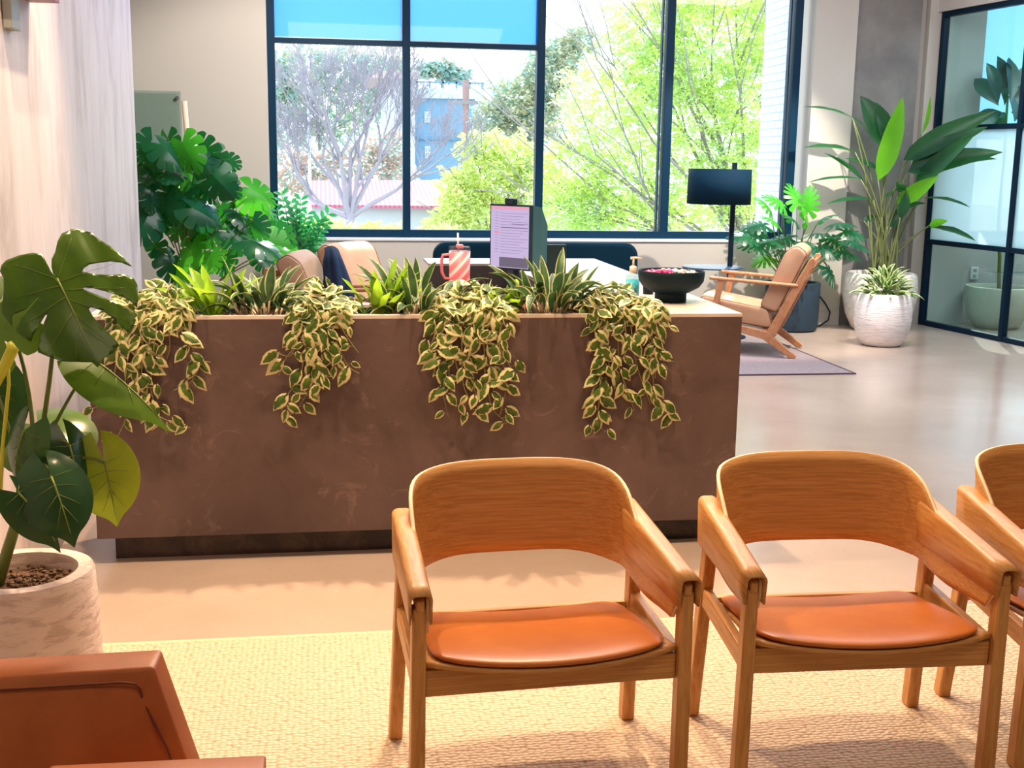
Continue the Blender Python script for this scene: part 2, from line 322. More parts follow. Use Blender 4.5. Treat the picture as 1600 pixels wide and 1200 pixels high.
        if sub: q = o.modifiers.new('sub', 'SUBSURF'); q.levels = sub; q.render_levels = sub
        if bevel and not smooth:
            me.polygons.foreach_set('use_smooth', np.ones(len(me.polygons), bool)); me.set_sharp_from_angle(angle=rad(35))
        return o
def struct(name, mb, m, **k): return tag(mb.build(name, m, **k), kind='structure')
def copy_tree(o, parent=None):
    c = o.copy(); COL.objects.link(c)
    if parent: c.parent = parent
    for ch in list(o.children): copy_tree(ch, c)
    return c
V3 = lambda *a: Vector(a)
def lerp(a, b, t): return a + (b - a) * t

# leaves ---------------------------------------------------------------
def frame(T, N):
    T = Vector(T).normalized(); N = Vector(N); N = (N - T * N.dot(T))
    N = N.normalized() if N.length > 1e-5 else T.orthogonal().normalized()
    return T, N, T.cross(N)
def lance(mb, base, T, N, L, Wd, bend=.3, fold=.15, k=6, peak=.45, twist=0.0, wav=0.0):
    T, N, S = frame(T, N); rows = []; uv = []
    for i in range(k + 1):
        v = i / k; a = bend * v
        p = Vector(base) + (T * (sin(a) / a if a > 1e-3 else 1) + -N * ((1 - cos(a)) / a if a > 1e-3 else 0)) * (L * v)
        tn = N * cos(a) + T * sin(a); tw = twist * v; sd = S * cos(tw) + tn * sin(tw); nn = tn * cos(tw) - S * sin(tw)
        w = Wd * .5 * max(.03, (sin(pi * min(1, v ** (math.log(.5) / math.log(peak)))) ** .8))
        wz = wav * sin(v * 17) * w
        rows.append([p - sd * w + nn * (fold * w + wz), p - sd * w * .5 + nn * fold * w * .3, p, p + sd * w * .5 + nn * fold * w * .3, p + sd * w + nn * (fold * w - wz)]); uv += [(0, v), (.25, v), (.5, v), (.75, v), (1, v)]
    mb.grid(rows, uv=uv)
def lobed(mb, base, T, N, L, Wd, n=5, cut=.45, gap=.3, droop=.25, cup=.1, k=5, per=3, back=150, point=1.0, asym=0.0, wob=.0, rn=None):
    """broad leaf: base is where the stalk meets the blade, T points to the tip"""
    T, N, S = frame(T, N); base = Vector(base)
    def pt(x, y):
        d = math.hypot(x, y)
        z = -droop * d * d / L - cup * abs(x) + (rn.uniform(-1, 1) * wob * d if rn and wob else 0)
        return base + S * x + T * y + N * z
    for side in (-1, 1):
        for i in range(n):
            rows = []; uv = []; sc = (i + .5) / n
            for q in range(per + 1):
                s0 = (i + q / per) / n; row = []
                for j in range(k + 1):
                    fr = j / k; g = 0 if fr < cut else gap * ((fr - cut) / (1 - cut)) ** .6
                    if (i == 0 and q == 0): g = 0
                    s = sc + (s0 - sc) * (1 - g); s = min(max(s, 0), 1)
                    th = rad(lerp(back, 0, s ** .85)); oy = L * .62 * s
                    R = lerp(Wd / 2, L * .38 * point, s * s) * (1 + asym * side * .5)
                    R *= (1 + (.42 if gap == 0 else .2) * max(0, (s - .80) / .20) ** 2.5) * (1 + .10 * sin(pi * s)) * (1 - (.07 if gap else 0) * abs(2 * q / per - 1) ** 2 * (fr > .9))
                    row.append(pt(side * R * fr * sin(th), oy + R * fr * cos(th))); uv.append((.5 + side * .5 * fr, s))
                rows.append(row)
            mb.grid(rows if side > 0 else rows[::-1], uv=uv if side > 0 else [uv[a * (k + 1) + b] for a in range(per, -1, -1) for b in range(k + 1)])
def arc(a, b, sag=(0, 0, 0), k=8):
    a, b, sg = Vector(a), Vector(b), Vector(sag); return [a.lerp(b, i / k) + sg * (4 * (i / k) * (1 - i / k)) for i in range(k + 1)]

# ------------------------------------------------------------------ room shell
YW = 10.36; XL = -1.0
struct('floor', MB().box(-4.3, 10.5, -4, 10.9, -.2, 0), M['floor'])
struct('wall_front', MB().box(-4.3, 10.5, -4.2, -4, 0, 3.6), M['paint_c'])
struct('ceiling', MB().box(-4.3, 10.5, -4, 10.9, 3.6, 3.8), M['ceiling'])
YE = XL / P(221, 420, 5).x * 5                     # far end of the plaster wall
struct('wall_left', MB().box(XL - .3, XL, -4, YE, 0, 3.6), M['plaster'], bevel=.006)
struct('wall_far_left', MB().box(-4.3, -4.1, YE - 1.0, YW + .4, 0, 3.6), M['paint'])
struct('wall_behind_plaster', MB().box(-4.1, XL - .3, YE - 1.0, YE - .8, 0, 3.6), M['paint'])
X0 = P(415.5, 40, YW).x; X1 = 4.30; ZS = .775; ZT = 3.35
struct('wall_back', MB().box(-4.1, X0, YW, YW + .42, 0, 3.6).box(X0, X1, YW, YW + .42, 0, ZS).box(X0, X1, YW, YW + .42, ZT, 3.6).box(X1, 4.69, YW, YW + .42, 0, 3.6).box(4.69, 5.40, YW + .14, YW + .42, 0, 3.6).box(5.40, 5.85, YW + .06, YW + .42, 0, 3.6), M['paint'])
struct('column_1', MB().box(4.70, 5.31, YW + .04, YW + .3, 0, 3.6), M['concrete'])
struct('baseboard_back', MB().box(X1 - .9, 4.69, YW - .008, YW, 0, .13), M['paint_c'], bevel=.002)
struct('trim_1', MB().box(X0, X1 - .02, YW - .015, YW + .2, ZS - .012, ZS + .008), M['sill'])
struct('wall_exterior_brick', MB().box(X1 + .03, X1 + .5, YW + .45, YW + 1.35, -3, 8), M['brick'])
# main window: the frame sits at the front of the opening on the left, deep reveal on the right
YF = YW + .10
fm = MB()
mx = [X0 + .04, .70, 1.905, 2.99, 4.14]
def xw(px, py=200): return P(px, py, YF + .03).x
mx = [xw(424.5), xw(635), xw(843), xw(1042), xw(1238)]
hw = [.04, .033, .035, .036, .035]
for x, h in zip(mx, hw): fm.box(x - h, x + h, YF, YF + .1, ZS, ZT)
fm.box(mx[0], mx[-1], YF + .002, YF + .098, ZS + .008, ZS + .075)
zt = P(635, 68, YF).z
fm.box(mx[0], mx[2], YF + .004, YF + .096, zt - .022, zt + .02)
fm.box(mx[0], mx[-1], YF + .002, YF + .098, ZT - .06, ZT)
for i in (3, 4): fm.box(mx[i] - hw[i] - .035, mx[i] - hw[i] - .022, YF + .03, YF + .09, ZS + .07, ZT)
struct('window_1', fm, M['frame'], bevel=.003)
for i in range(4):
    struct('window_%d' % (i + 2), MB().box(mx[i] + .03, mx[i + 1] - .03, YF + .05, YF + .056, ZS + .06, ZT - .05), M['pane'])
for i in range(2):
    o = empty('roller_shade', (mx[i] + .03, YF + .07, zt), 'blue roller shade over the upper pane ' + ('next to the left wall' if i == 0 else 'above the grey building'), 'window shade', 'roller shades on the upper panes')
    MB().box(mx[i] + .035, mx[i + 1] - .035, YF + .074, YF + .076, zt + .03, ZT - .07).build('cloth', M['shade'], o)
    MB().box(mx[i] + .034, mx[i + 1] - .034, YF + .067, YF + .083, zt + .02, zt + .034).build('hem_bar', M['sill'], o)

# glass partition on the right
def gp(t, off=0.0): return V3(5.53 + .147 * t - off * .989, 10.40 - t * .989 - off * .147, 0)   # t metres along it from the back wall
zr = [.022, P(1459, 378, 10.3).z, 1.80, 2.80]
pt = empty('glass_partition', gp(0), 'dark metal framed glass partition closing off the side room at right', 'partition')
def bar(mb, t0, t1, z0, z1, w=.03):
    a, b, c_, d = gp(t0, w), gp(t1, w), gp(t1, -w), gp(t0, -w)
    mb.add([q + V3(0, 0, z) for z in (z0, z1) for q in (a, b, c_, d)], [(3, 2, 1, 0), (4, 5, 6, 7), (0, 1, 5, 4), (1, 2, 6, 5), (2, 3, 7, 6), (3, 0, 4, 7)])
pb = MB(); ts = [.02, 1.12, 2.25, 3.4, 4.6]
for t_ in ts: bar(pb, t_ - .022, t_ + .022, 0, 2.82)
for z_ in zr: bar(pb, 0, 4.6, z_ - .022, z_ + .022, .027)
pb.build('frame', M['glassframe'], pt)
for i in range(4):
    for j in range(3):
        g_ = MB(); bar(g_, ts[i] + .02, ts[i + 1] - .02, zr[j] + .02, zr[j + 1] - .02, .004); g_.build('frosted_pane' if j == 1 else 'pane', M['frost'] if j == 1 else M['pane_room'], pt)
hb = MB(); bar(hb, -.06, 4.7, 2.825, 3.6, .05); struct('wall_over_partition', hb, M['paint_c'])
# side room behind the glass
struct('wall_side_room_pier', MB().box(5.55, 5.93, YW + .02, YW + .42, 0, 3.6), M['paint_c'])
struct('wall_side_room_back', MB().box(5.93, 10.3, YW + .3, YW + .5, 0, .80).box(5.93, 10.3, YW + .3, YW + .5, 3.2, 3.6), M['paint_c'])
struct('wall_right', MB().box(10.3, 10.5, -4, YW + .5, 0, 3.6), M['paint_c'])
struct('baseboard_side_room', MB().box(5.93, 9, YW + .29, YW + .3, 0, .12), M['paint_c'])
w2 = MB()
for x in (5.95, 7.4, 8.9): w2.box(x - .03, x + .03, YW + .3, YW + .4, .8, 3.2)
w2.box(5.93, 10, YW + .3, YW + .4, .8, .86); struct('window_6', w2, M['frame'])
o = empty('roller_shade', (6.0, YW + .29, 1.75), 'pale blue roller shade behind the fiddle leaf plant in the glass room', 'window shade')
MB().box(5.98, 9.9, YW + .285, YW + .287, 1.72, 3.3).build('cloth', M['shade2'], o)
oo = P(1523, 427, YW + .28)
o = empty('wall_outlet', oo, 'white double wall outlet seen through the glass above the floor', 'outlet')
MB().box(oo.x - .04, oo.x + .04, oo.y - .0, oo.y + .02, oo.z - .06, oo.z + .06).build('cover_plate', M['outlet'], o, bevel=.004)
for s_ in (-1, 1): MB().box(oo.x - .018, oo.x + .018, oo.y - .004, oo.y + .001, oo.z + s_ * .026 - .016, oo.z + s_ * .026 + .016).build('socket', M['sconce'], o, bevel=.003)

# ------------------------------------------------------------------ reception desk
DX0, DX1, DY0, DY1, DZ = -.822, 1.547, 4.264, 6.80, .90
ZB = .098
desk = empty('reception_desk', (.36, 4.6, 0), 'brown stone reception desk with pale top and built in planter', 'reception desk')
body = MB().box(DX0, DX1, DY0, DY0 + .035, ZB, DZ - .012)
body.box(DX1 - .035, DX1, DY0 + .035, DY1, ZB, DZ - .012).box(DX0, DX0 + .035, DY0 + .035, 4.64, ZB, DZ - .012).box(.6, DX1 - .035, DY1 - .035, DY1, ZB, DZ - .012)
body.box(DX0 + .035, DX1 - .035, DY0 + .035, DY1 - .035, ZB, ZB + .02)
body.build('body_panel', M['slab'], desk, bevel=.002)
PX0, PX1, PY0, PY1 = -.78, 1.02, DY0 + .03, 4.585
tp = MB()
def slabz(x0, x1, y0, y1): tp.box(x0, x1, y0, y1, DZ - .012, DZ)
slabz(DX0, DX1, DY0, PY0); slabz(DX0, PX0, PY0, PY1); slabz(PX1, DX1, PY0, PY1); slabz(DX0, DX1, PY1, 4.64)
slabz(.98, DX1, 4.64, 6.44); slabz(.55, DX1, 6.44, DY1)
tp.build('countertop', M['top'], desk)
MB().box(DX0 + .03, 1.0, PY1 + .03, 4.64, .3, DZ - .013).box(.98, 1.0, 4.64, 6.44, .3, DZ - .013).box(.55, 1.0, 6.44, 6.46, .3, DZ - .013).build('inner_panel', M['inner'], desk)
MB().box(DX0 + .06, .98, 4.64, 5.35, .70, .735).build('worktop', M['inner'], desk)
MB().box(DX0 + .05, DX1 - .05, DY0 + .07, DY1 - .07, 0, ZB).build('toe_kick', M['kick'], desk)
tl = MB().box(PX0, PX1, PY0 + .001, PY1 - .001, .72, .745).box(PX0, PX0 + .01, PY0, PY1, .745, DZ - .013).box(PX1 - .01, PX1, PY0, PY1, .745, DZ - .013).box(PX0, PX1, PY1 - .01, PY1, .745, DZ - .013)
tl.build('planter_trough', M['case_d'], desk)
MB().box(PX0 + .01, PX1 - .01, PY0 + .002, PY1 - .01, .745, .868).build('planter_soil', M['soil'], desk)

# ------------------------------------------------------------------ rugs
struct_r = empty('jute_rug', (1, 2.4, 0), 'chunky woven straw coloured jute rug under the oak armchairs', 'rug')
RY = 3.515
MB().box(-1.0 + .02, 4.2, -1.0, RY - .02, .001, .010).build('weave', M['jute'], struct_r)
MB().box(-.98, 4.2, RY - .02, RY, .001, .0105).build('binding', M['jute_edge'], struct_r, bevel=.003)
rg = empty('lounge_rug', (2.8, 8.8, 0), 'flat grey mauve rug under the tan lounge armchair', 'rug')
MB().box(1.85, 3.69, 7.86, 10.1, .001, .008).build('pile', M['rug_grey'], rg)
MB().box(1.83, 3.71, 7.84, 7.86, .001, .009).box(3.69, 3.71, 7.86, 10.1, .001, .009).build('binding', M['rug_edge'], rg)

# ------------------------------------------------------------------ oak armchairs
def make_armchair(label):
    c = empty('oak_armchair', (0, 0, 0), label, 'armchair', 'oak armchairs in a row on the jute rug')
    B = lambda mb, n, m, **k: mb.build(n, m, c, local=True, **k)
    for s in (-1, 1):
        B(MB().beam((s * .306, .200, 0), (s * .291, .130, .550), .034, .042, .030, .046, up=(0, 1, 0)), 'rear_leg', M['oak_v'], bevel=.006)
        B(MB().beam((s * .304, -.205, 0), (s * .300, -.212, .505), .034, .042, .030, .040, up=(0, 1, 0)), 'front_leg', M['oak_v'], bevel=.006)
        B(MB().beam((s * .296, .165, .35), (s * .300, -.20, .325), .024, .05, up=(0, 0, 1)), 'side_rail', M['oak_d'], bevel=.004)
        B(MB().beam((s * .290, .19, .556), (s * .299, -.235, .510), .020, .030), 'arm_rail', M['oak_d'], bevel=.004)
        # folded veneer sleeve over the arm: outer flap, top, inner flap
        rows = []; ny = 9
        for i in range(ny):
            t = i / (ny - 1); y = lerp(.200, -.252, t); xc = lerp(.288, .299, t); zt_ = lerp(.598, .542, t); fo = lerp(.118, .068, t); fi = lerp(.112, .070, t); w = .0225; r = .012
            prof = [(-w, -fi), (-w, -fi * .5), (-w, -r)] + [(-w + r - r * cos(a), -r + r * sin(a)) for a in (pi / 6, pi / 3, pi / 2)] + [(w - r + r * sin(a), -r + r * cos(a)) for a in (0, pi / 6, pi / 3, pi / 2)] + [(w, -fo * .5), (w, -fo)]
            rows.append([V3(s * (xc + a), y + (-.012 if False else 0) + (b_ / fo) * .012 * (1 - 2 * t), zt_ + b_) for a, b_ in prof])
        if s > 0: rows = rows[::-1]
        B(MB().grid(rows), 'arm_cover', M['oak_d'], solid=.0045, smooth=True)
    # plywood shell wrapping round the back
    N = 48; path = []
    for i in range(N + 1):
        t = -1 + 2 * i / N; a = abs(t); sg = 1 if t > 0 else -1
        if a > .62: y = lerp(.10, -.225, (a - .62) / .38); x = lerp(.274, .281, (a - .62) / .38)
        else:
            th = a / .62 * pi / 2; x = .274 * sin(th) ** .66 if th > 0 else 0; y = .10 + .155 * cos(th) ** .75 if th < pi / 2 else .10
        path.append((t, sg * x, y))
    rows = []
    ss = lambda e0, e1, x: (lambda q: q * q * (3 - 2 * q))(min(1, max(0, (x - e0) / (e1 - e0))))
    for (t, x, y) in path:
        a = abs(t)
        tau = min(1, a / .64); ztp = .572 + .122 * math.sqrt(max(0, 1 - tau ** 2.0)); ztp = ztp if a < .64 else lerp(.572, .525, (a - .64) / .36)
        zb = .460 - .020 * ss(.1, .5, a) - .02 * ss(.5, .75, a) + .012 * ss(.75, .95, a)
        if a > .955: zb += .05 * ((a - .955) / .045) ** 2
        lean = 1 - ss(.35, .62, a); row = []
        for j in range(9):
            q = j / 8; z = lerp(zb, ztp, q); row.append(V3(x * (1 + .03 * q * lean), y + (z - .5) * .17 * lean, z))
        rows.append(row)
    o = B(MB().grid(rows), 'back_shell', [M['oak_h'], M['oak_edge']], solid=.009, smooth=True)
    o.modifiers['solid'].material_offset_rim = 1
    # moulded seat
    zs = lambda x, y: .372 - .125 * (y + .22) - .018 * (1 - (x / .285) ** 2)
    rows = []; ny = 16; nx = 20
    for j in range(ny + 1):
        v = j / ny; row = []
        for i in range(nx + 1):
            u = -1 + 2 * i / nx; hwx = .285 - .03 * v
            y = lerp(-.215 - .055 * (1 - u * u), .19 + .02 * (1 - u * u), v); row.append(V3(u * hwx, y, zs(u * hwx, y)))
        rows.append(row)
    o = B(MB().grid(rows), 'seat_shell', [M['oak_h'], M['oak_edge']], solid=.010, smooth=True); o.modifiers['solid'].material_offset_rim = 0
    B(MB().beam((-.285, -.200, .325), (.285, -.200, .325), .022, .062), 'front_rail', M['oak_h'], bevel=.003)
    B(MB().beam((-.28, .165, .315), (.28, .165, .315), .022, .05), 'rear_rail', M['oak_h'], bevel=.003)
    # leather pad: rounded plan, domed
    rows = []; nr = 12; na = 56
    for k in range(nr + 1):
        row = []
        for j in range(na):
            th = 2 * pi * j / na; e = .25; cx_, sy_ = cos(th), sin(th)
            rr = 1 / ((abs(cx_) ** (2 / e) + abs(sy_) ** (2 / e)) ** (e / 2))
            f = [0, .2, .4, .58, .72, .83, .91, .96, .99, 1.0, .99, .965, .93][k]; h = [1, .99, .97, .94, .88, .80, .70, .58, .45, .30, .15, .03, 0][k]
            x = .272 * rr * cx_ * f; vv = rr * sy_ * f; xr = x / .272; y = -.015 + .21 * vv; y += -.045 * (1 - xr * xr) * (.5 - .5 * vv); x *= (1 - .05 * (vv * .5 + .5))
            row.append(V3(x, y, zs(x, y) + .007 + .026 * h))
        rows.append(row)
    B(MB().grid(rows, closed=True), 'seat_pad', M['cognac'], smooth=True)
    return c
a0 = make_armchair('oak armchair with a bright cognac seat pad, leftmost of the row, fully in view')
a0.location = (.474, 2.635, .010); a0.rotation_euler.z = rad(3.0)
a1 = copy_tree(a0); a1.location = (1.245, 2.640, .010); a1.rotation_euler.z = rad(-2.2)
a1['label'] = 'oak armchair in the middle of the row, its pad catching pale window light'
a2 = copy_tree(a0); a2.location = (1.972, 2.66, .010); a2.rotation_euler.z = rad(-3.5)
a2['label'] = 'oak armchair cut off by the right edge, rightmost of the row'

# ------------------------------------------------------------------ brown leather chair, lower left
lc = empty('leather_lounge_chair', (-.62, 1.6, 0), 'worn brown leather lounge chair with piped seams in the lower left corner', 'lounge chair')
yb = 1.72
TL, TR, BR = P(-160, 1066, yb), P(240, 1043, yb), P(318, 1262, yb - .06)
BL = P(-160, 1275, yb - .06)
TRk = V3(0, .10, -.02)
def pillow(mb, corners, d, rnd_=.0, n=8):
    """cushion whose front face has the four corners (tl, tr, br, bl) and depth d (a vector)"""
    tl_, tr_, br_, bl_ = [Vector(c) for c in corners]; d = Vector(d)
    nrm = (tr_ - tl_).cross(bl_ - tl_).normalized()
    if nrm.dot(d) > 0: nrm = -nrm
    L = []
    for (ins, dep, pf) in ((.0, 1.0, -1), (0, .93, 0), (0, .07, 0), (0, 0, 1)):
        pass
    rows = []
    us = [0, .03, .1, .25, .5, .75, .9, .97, 1]
    for face in (0, 1):
        g = []
        for v_ in us:
            row = []
            for u_ in us:
                p = tl_.lerp(tr_, u_).lerp(bl_.lerp(br_, u_), v_); e = (1 - (2 * u_ - 1) ** 4) * (1 - (2 * v_ - 1) ** 4)
                off = nrm * rnd_ * e; row.append(p + off if face == 0 else p + d - off)
            g.append(row)
        rows.append(g)
    mb.grid(rows[0]); mb.grid([r[::-1] for r in rows[1]])
    for a_, b_ in ((rows[0][0], rows[1][0]), (rows[1][-1], rows[0][-1])): mb.grid([b_, a_] if a_ is rows[0][0] else [b_, a_])
    mb.grid([[r[0] for r in rows[0]], [r[0] for r in rows[1]]]); mb.grid([[r[-1] for r in rows[1]], [r[-1] for r in rows[0]]])
    return mb
def cushion(name, m, parent, corners, d, puff, bev=.02):
    mb = pillow(MB(), corners, d, puff); o = mb.build(name, m, parent, smooth=False)
    bm = bmesh.new(); bm.from_mesh(o.data); bmesh.ops.remove_doubles(bm, verts=bm.verts, dist=1e-5); bmesh.ops.recalc_face_normals(bm, faces=bm.faces); bm.to_mesh(o.data); bm.free()
    q = o.modifiers.new('bevel', 'BEVEL'); q.width = bev; q.segments = 4; q.limit_method = 'ANGLE'; q.angle_limit = rad(50)
    o.data.polygons.foreach_set('use_smooth', np.ones(len(o.data.polygons), bool)); return o
cushion('back_cushion', M['brown'], lc, (TL, TR, BR, BL), (0.004, .06, .004), .012, .013)
inset = lambda p, q, k: p.lerp(q, k)
cen = (TL + BR) / 2
e1, e2, e3 = TL + V3(0, -.004, -.014), TR + V3(-.015, -.004, -.014), BR + V3(-.015, -.004, 0)
MB().tube([q_ + V3(0, -.012, 0) for q_ in [e1, e1.lerp(e2, .5), e2 + V3(-.03, 0, 0), e2 + V3(-.010, 0, -.003), e2 + V3(-.003, 0, -.012), e2 + V3(0, 0, -.03), e2.lerp(e3, .5), e3]], .0018, 6).build('piping', M['seam'], lc, smooth=True)
aT = [P(180, 1192, 1.62), P(418, 1181, 1.62)]; 
cushion('seat_cushion', M['brown'], lc, (P(60, 1236, 1.52), P(412, 1218, 1.52), P(416, 1370, 1.52), P(60, 1390, 1.52)), (0, .07, .0), .008, .02)
MB().box(-1.02 + .13, -.27, 1.45, 1.75, .10, .20).build('base_frame', M['brown'], lc, bevel=.02)
for x, y in ((-.85, 1.48), (-.31, 1.48), (-.85, 1.72), (-.31, 1.72)): MB().box(x - .02, x + .02, y - .02, y + .02, .012, .10).build('leg', M['oak_v'], lc)
MB().box(-.86, -.35, 1.66, 1.74, .2, .32).build('back_frame', M['brown'], lc, bevel=.01)
# ------------------------------------------------------------------ pots
def pot(parent, m, c, prof, inner, soil_z, sx=1):
    mb = MB(); full = prof + [(inner, prof[-1][1]), (inner * .97, prof[-1][1] - .02), (inner * .94, soil_z - .02)]
    mb.lathe(full, 48, c); o = mb.build('pot', m, parent, smooth=True); o.data.set_sharp_from_angle(angle=rad(40))
    MB().lathe([(.001, soil_z - .004), (inner * .5, soil_z + .006), (inner * .965, soil_z - .006)], 32, c, capb=False).build('soil', M['soil'], parent, smooth=True)
# foreground monstera
fc = V3(-.775, 3.03, .010); fr = .188
fm_ = empty('potted_monstera', fc, 'large potted monstera in a carved stone pot at the left edge', 'potted plant')
pot(fm_, M['pot_fg'], fc, [(fr * .90, 0), (fr * .97, .01), (fr * 1.0, .15), (fr * .985, .30), (fr * .955, .395), (fr * .93, .405)], fr * .74, .365)
bk = MB()
for i in range(260):
    a = rnd.uniform(0, 2 * pi); r_ = math.sqrt(rnd.random()) * fr * .68; c_ = fc + V3(r_ * cos(a), r_ * sin(a), .366 + rnd.uniform(0, .008)); q = rnd.uniform(.003, .0075)
    bk.blob(c_, q * rnd.uniform(.8, 1.6), q * rnd.uniform(.8, 1.6), q * .7, 5, 4)
o = bk.build('bark_chips', M['soil'], fm_); o['kind'] = 'stuff'
root = fc + V3(.0, 0, .36)
def fleaf(base, tip, face, L, Wd, m, n=5, gap=.3, cut=.5, droop=.25, cup=.1, back=150, rib=True, **k):
    base, tip = Vector(base), Vector(tip); T = (tip - base); mb = MB(); lobed(mb, base, T, face, L, Wd, n, cut, gap, droop, cup, back=back, k=8, per=5, **k)
    o = mb.build('leaf', m, fm_, smooth=True)
    if rib:
        T_, N_, S_ = frame(T, face); pts = [base + T_ * (L * v) - N_ * (droop * L * v * v) + N_ * .001 for v in (0, .2, .4, .6, .8, .95)]
        rb = MB().tube(pts, .0028, 5, .0008)
        for v, s_ in [(v, s_) for v in (.02, .16, .32, .48) for s_ in (-1, 1)]:
            th = rad(lerp(back * .62, 24, v / .5)); st = T_ * (L * v) - N_ * (droop * L * v * v) 
            en = st + S_ * (s_ * sin(th) * Wd * .33) + T_ * (cos(th) * Wd * .33); de = (en - T_ * 0).length
            x_ = en.dot(S_); y_ = en.dot(T_); dd = math.hypot(x_, y_); en = S_ * x_ + T_ * y_ - N_ * (droop * dd * dd / L + cup * abs(x_)); rb.tube([base + st, base + st.lerp(en, .5) + N_ * .003, base + en], .0011, 4, .0004)
        rb.build('leaf_rib', M['rib'], fm_, smooth=True).parent = o
    return base
Yf = 3.0
# the large split leaf: its outline, laid on the tilted plane of the blade at its real size, curved down towards the rim
from mathutils.geometry import delaunay_2d_cdt
OUT = [(268,285),(250,262),(243,235),(243,200),(258,165),(268,115),(287,76),(330,51),(380,47),(420,60),(455,93),(500,120),(545,150),(575,183),(596,204),(550,194),(500,190),(450,198),(410,213),(385,233),(378,250),(430,256),(500,250),(560,246),(605,257),(621,290),(622,340),(618,388),(590,362),(550,342),(480,328),(420,320),(385,320),(380,326),(430,345),(500,363),(560,384),(600,410),(613,440),(600,470),(576,494),(520,448),(465,414),(415,403),(405,411),(425,442),(462,482),(510,520),(540,555),(512,588),(472,610),(443,652),(420,632),(360,630),(290,624),(240,610),(180,588),(178,560),(192,500),(224,434),(217,432),(192,468),(165,508),(150,546),(118,526),(90,502),(84,484),(110,440),(142,408),(186,362),(182,356),(130,408),(98,422),(68,428),(66,472),(40,440),(20,410),(22,370),(31,330),(30,270),(14,240),(20,213),(40,190),(100,172),(160,167),(200,176),(222,213),(240,253)]
pb0 = P(89.3, 435, Yf); TN, NN, SS = frame(P(148, 557, Yf - .10) - pb0, V3(.05, -.72, .70))
def plane2(px, py):
    d = ray(px, py); o_ = V3(0, 0, EYE); t_ = (pb0 - o_).dot(NN) / d.dot(NN); q_ = o_ + d * t_ - pb0; return q_.dot(SS) * 1.07, q_.dot(TN) * 1.07
o2 = [plane2(x / 3.0, 340 + y / 3.0) for x, y in OUT]
inner = [(x, y) for x in np.arange(-.30, .30, .010) for y in np.arange(-.30, .34, .010)]
allp = [Vector(q_) for q_ in o2] + [Vector(q_) for q_ in inner]
vv_, ee_, ff_, *_r = delaunay_2d_cdt(allp, [], [list(range(len(o2)))], 1, 1e-6)
def surf(x, y): 
    d_ = math.hypot(x, y); return pb0 + SS * x + TN * y - NN * (.55 * d_ * d_ + .10 * abs(x)) + NN * (.004 * sin(x * 70) * min(1, abs(x) * 9))
mb = MB(); mb.add([surf(*q_) for q_ in vv_], [tuple(f_) for f_ in ff_]); big = mb.build('leaf', M['mon_fg'], fm_, smooth=True, solid=.0012); b1 = pb0
rb = MB()
def vein(p_, q_, w_):
    a_, c_ = Vector(plane2(*p_)), Vector(plane2(*q_)); rb.tube([surf(*(a_.lerp(c_, k_ / 6))) + NN * .0012 for k_ in range(7)], w_, 5, w_ * .3)
vein((89, 435), (146, 550), .0026)
for p_, q_ in (((90, 437), (110, 372)), ((92, 441), (185, 401)), ((98, 452), (200, 440)), ((104, 465), (196, 490)), ((112, 482), (160, 520)), ((88, 436), (25, 410)), ((94, 446), (20, 460)), ((102, 462), (40, 498)), ((112, 484), (75, 535)), ((120, 500), (115, 545)), ((122, 502), (170, 530))): vein(p_, q_, .0009)
rb.build('leaf_rib', M['rib'], fm_, smooth=True).parent = big
b2 = fleaf(P(2, 470, Yf + .1), P(-70, 560, Yf), (-.3, -.6, .7), .20, .3, M['mon_fg'], 4, .3, .5, .3, .1)
b3 = fleaf(P(146, 562, Yf + .08), P(250, 632, Yf), (.55, -.25, .80), .235, .16, M['mon_fg'], 4, 0, .5, .15, .55, 140)
b4 = fleaf(P(80, 745, Yf - .18), P(112, 825, Yf - .25), (.1, -.6, .8), .140, .160, M['mon_fg3'], 4, 0, .5, .35, .22, 172)
b5 = fleaf(P(163, 722, Yf - .02), P(186, 815, Yf - .06), (.35, -.9, .1), .140, .165, M['mon_fg2'], 4, 0, .5, .25, .2, 172)
b6 = fleaf(P(108, 695, Yf - .05), P(140, 800, Yf - .1), (.5, -.6, .5), .17, .14, M['mon_fg3'], 4, 0, .5, .3, .35, 172)
b7 = fleaf(P(60, 665, Yf + .1), P(100, 700, Yf), (.0, -.6, .8), .15, .24, M['mon_fg'], 4, 0, .5, .3, .1, 160)
b8 = fleaf(P(38, 672, Yf - .1), P(10, 740, Yf - .1), (-.2, -.7, .6), .13, .12, M['mon_fg3'], 4, 0, .5, .3, .3, 150)
b9 = fleaf(P(28, 770, Yf - .2), P(95, 835, Yf - .2), (.1, -.5, .8), .15, .10, M['mon_fg3'], 4, 0, .5, .3, .4, 150)
b10 = fleaf(P(-8, 600, Yf + .05), P(-2, 700, Yf), (.3, -.9, .2), .16, .15, M['mon_fg3'], 4, 0, .5, .2, .2, 150)
pe = MB(); trunk = [root + V3(-.06, 0, 0), root + V3(-.03, -.02, .08), P(40, 770, Yf - .05), P(45, 735, Yf - .05)]
pe.tube(trunk, [.017, .015, .012, .008], 8)
for bb, w, sg in ((b1, .0055, (.012, 0, 0)), (b2, .005, (.03, 0, .0)), (b3, .0045, (-.02, 0, -.01)), (b4, .004, (0, .03, .03)), (b5, .004, (.0, 0, .04)), (b6, .004, (0, 0, .05)), (b7, .004, (0, 0, 0)), (b8, .003, (0, 0, .0)), (b9, .003, (0, 0, .03)), (b10, .004, (0, 0, 0))):
    pe.tube(arc(P(46 + rnd.uniform(-8, 8), 760 + rnd.uniform(-8, 12), Yf - .04), bb, sg), w * 1.25, 7, w * .8)
pe.build('stem', M['petiole'], fm_, smooth=True)
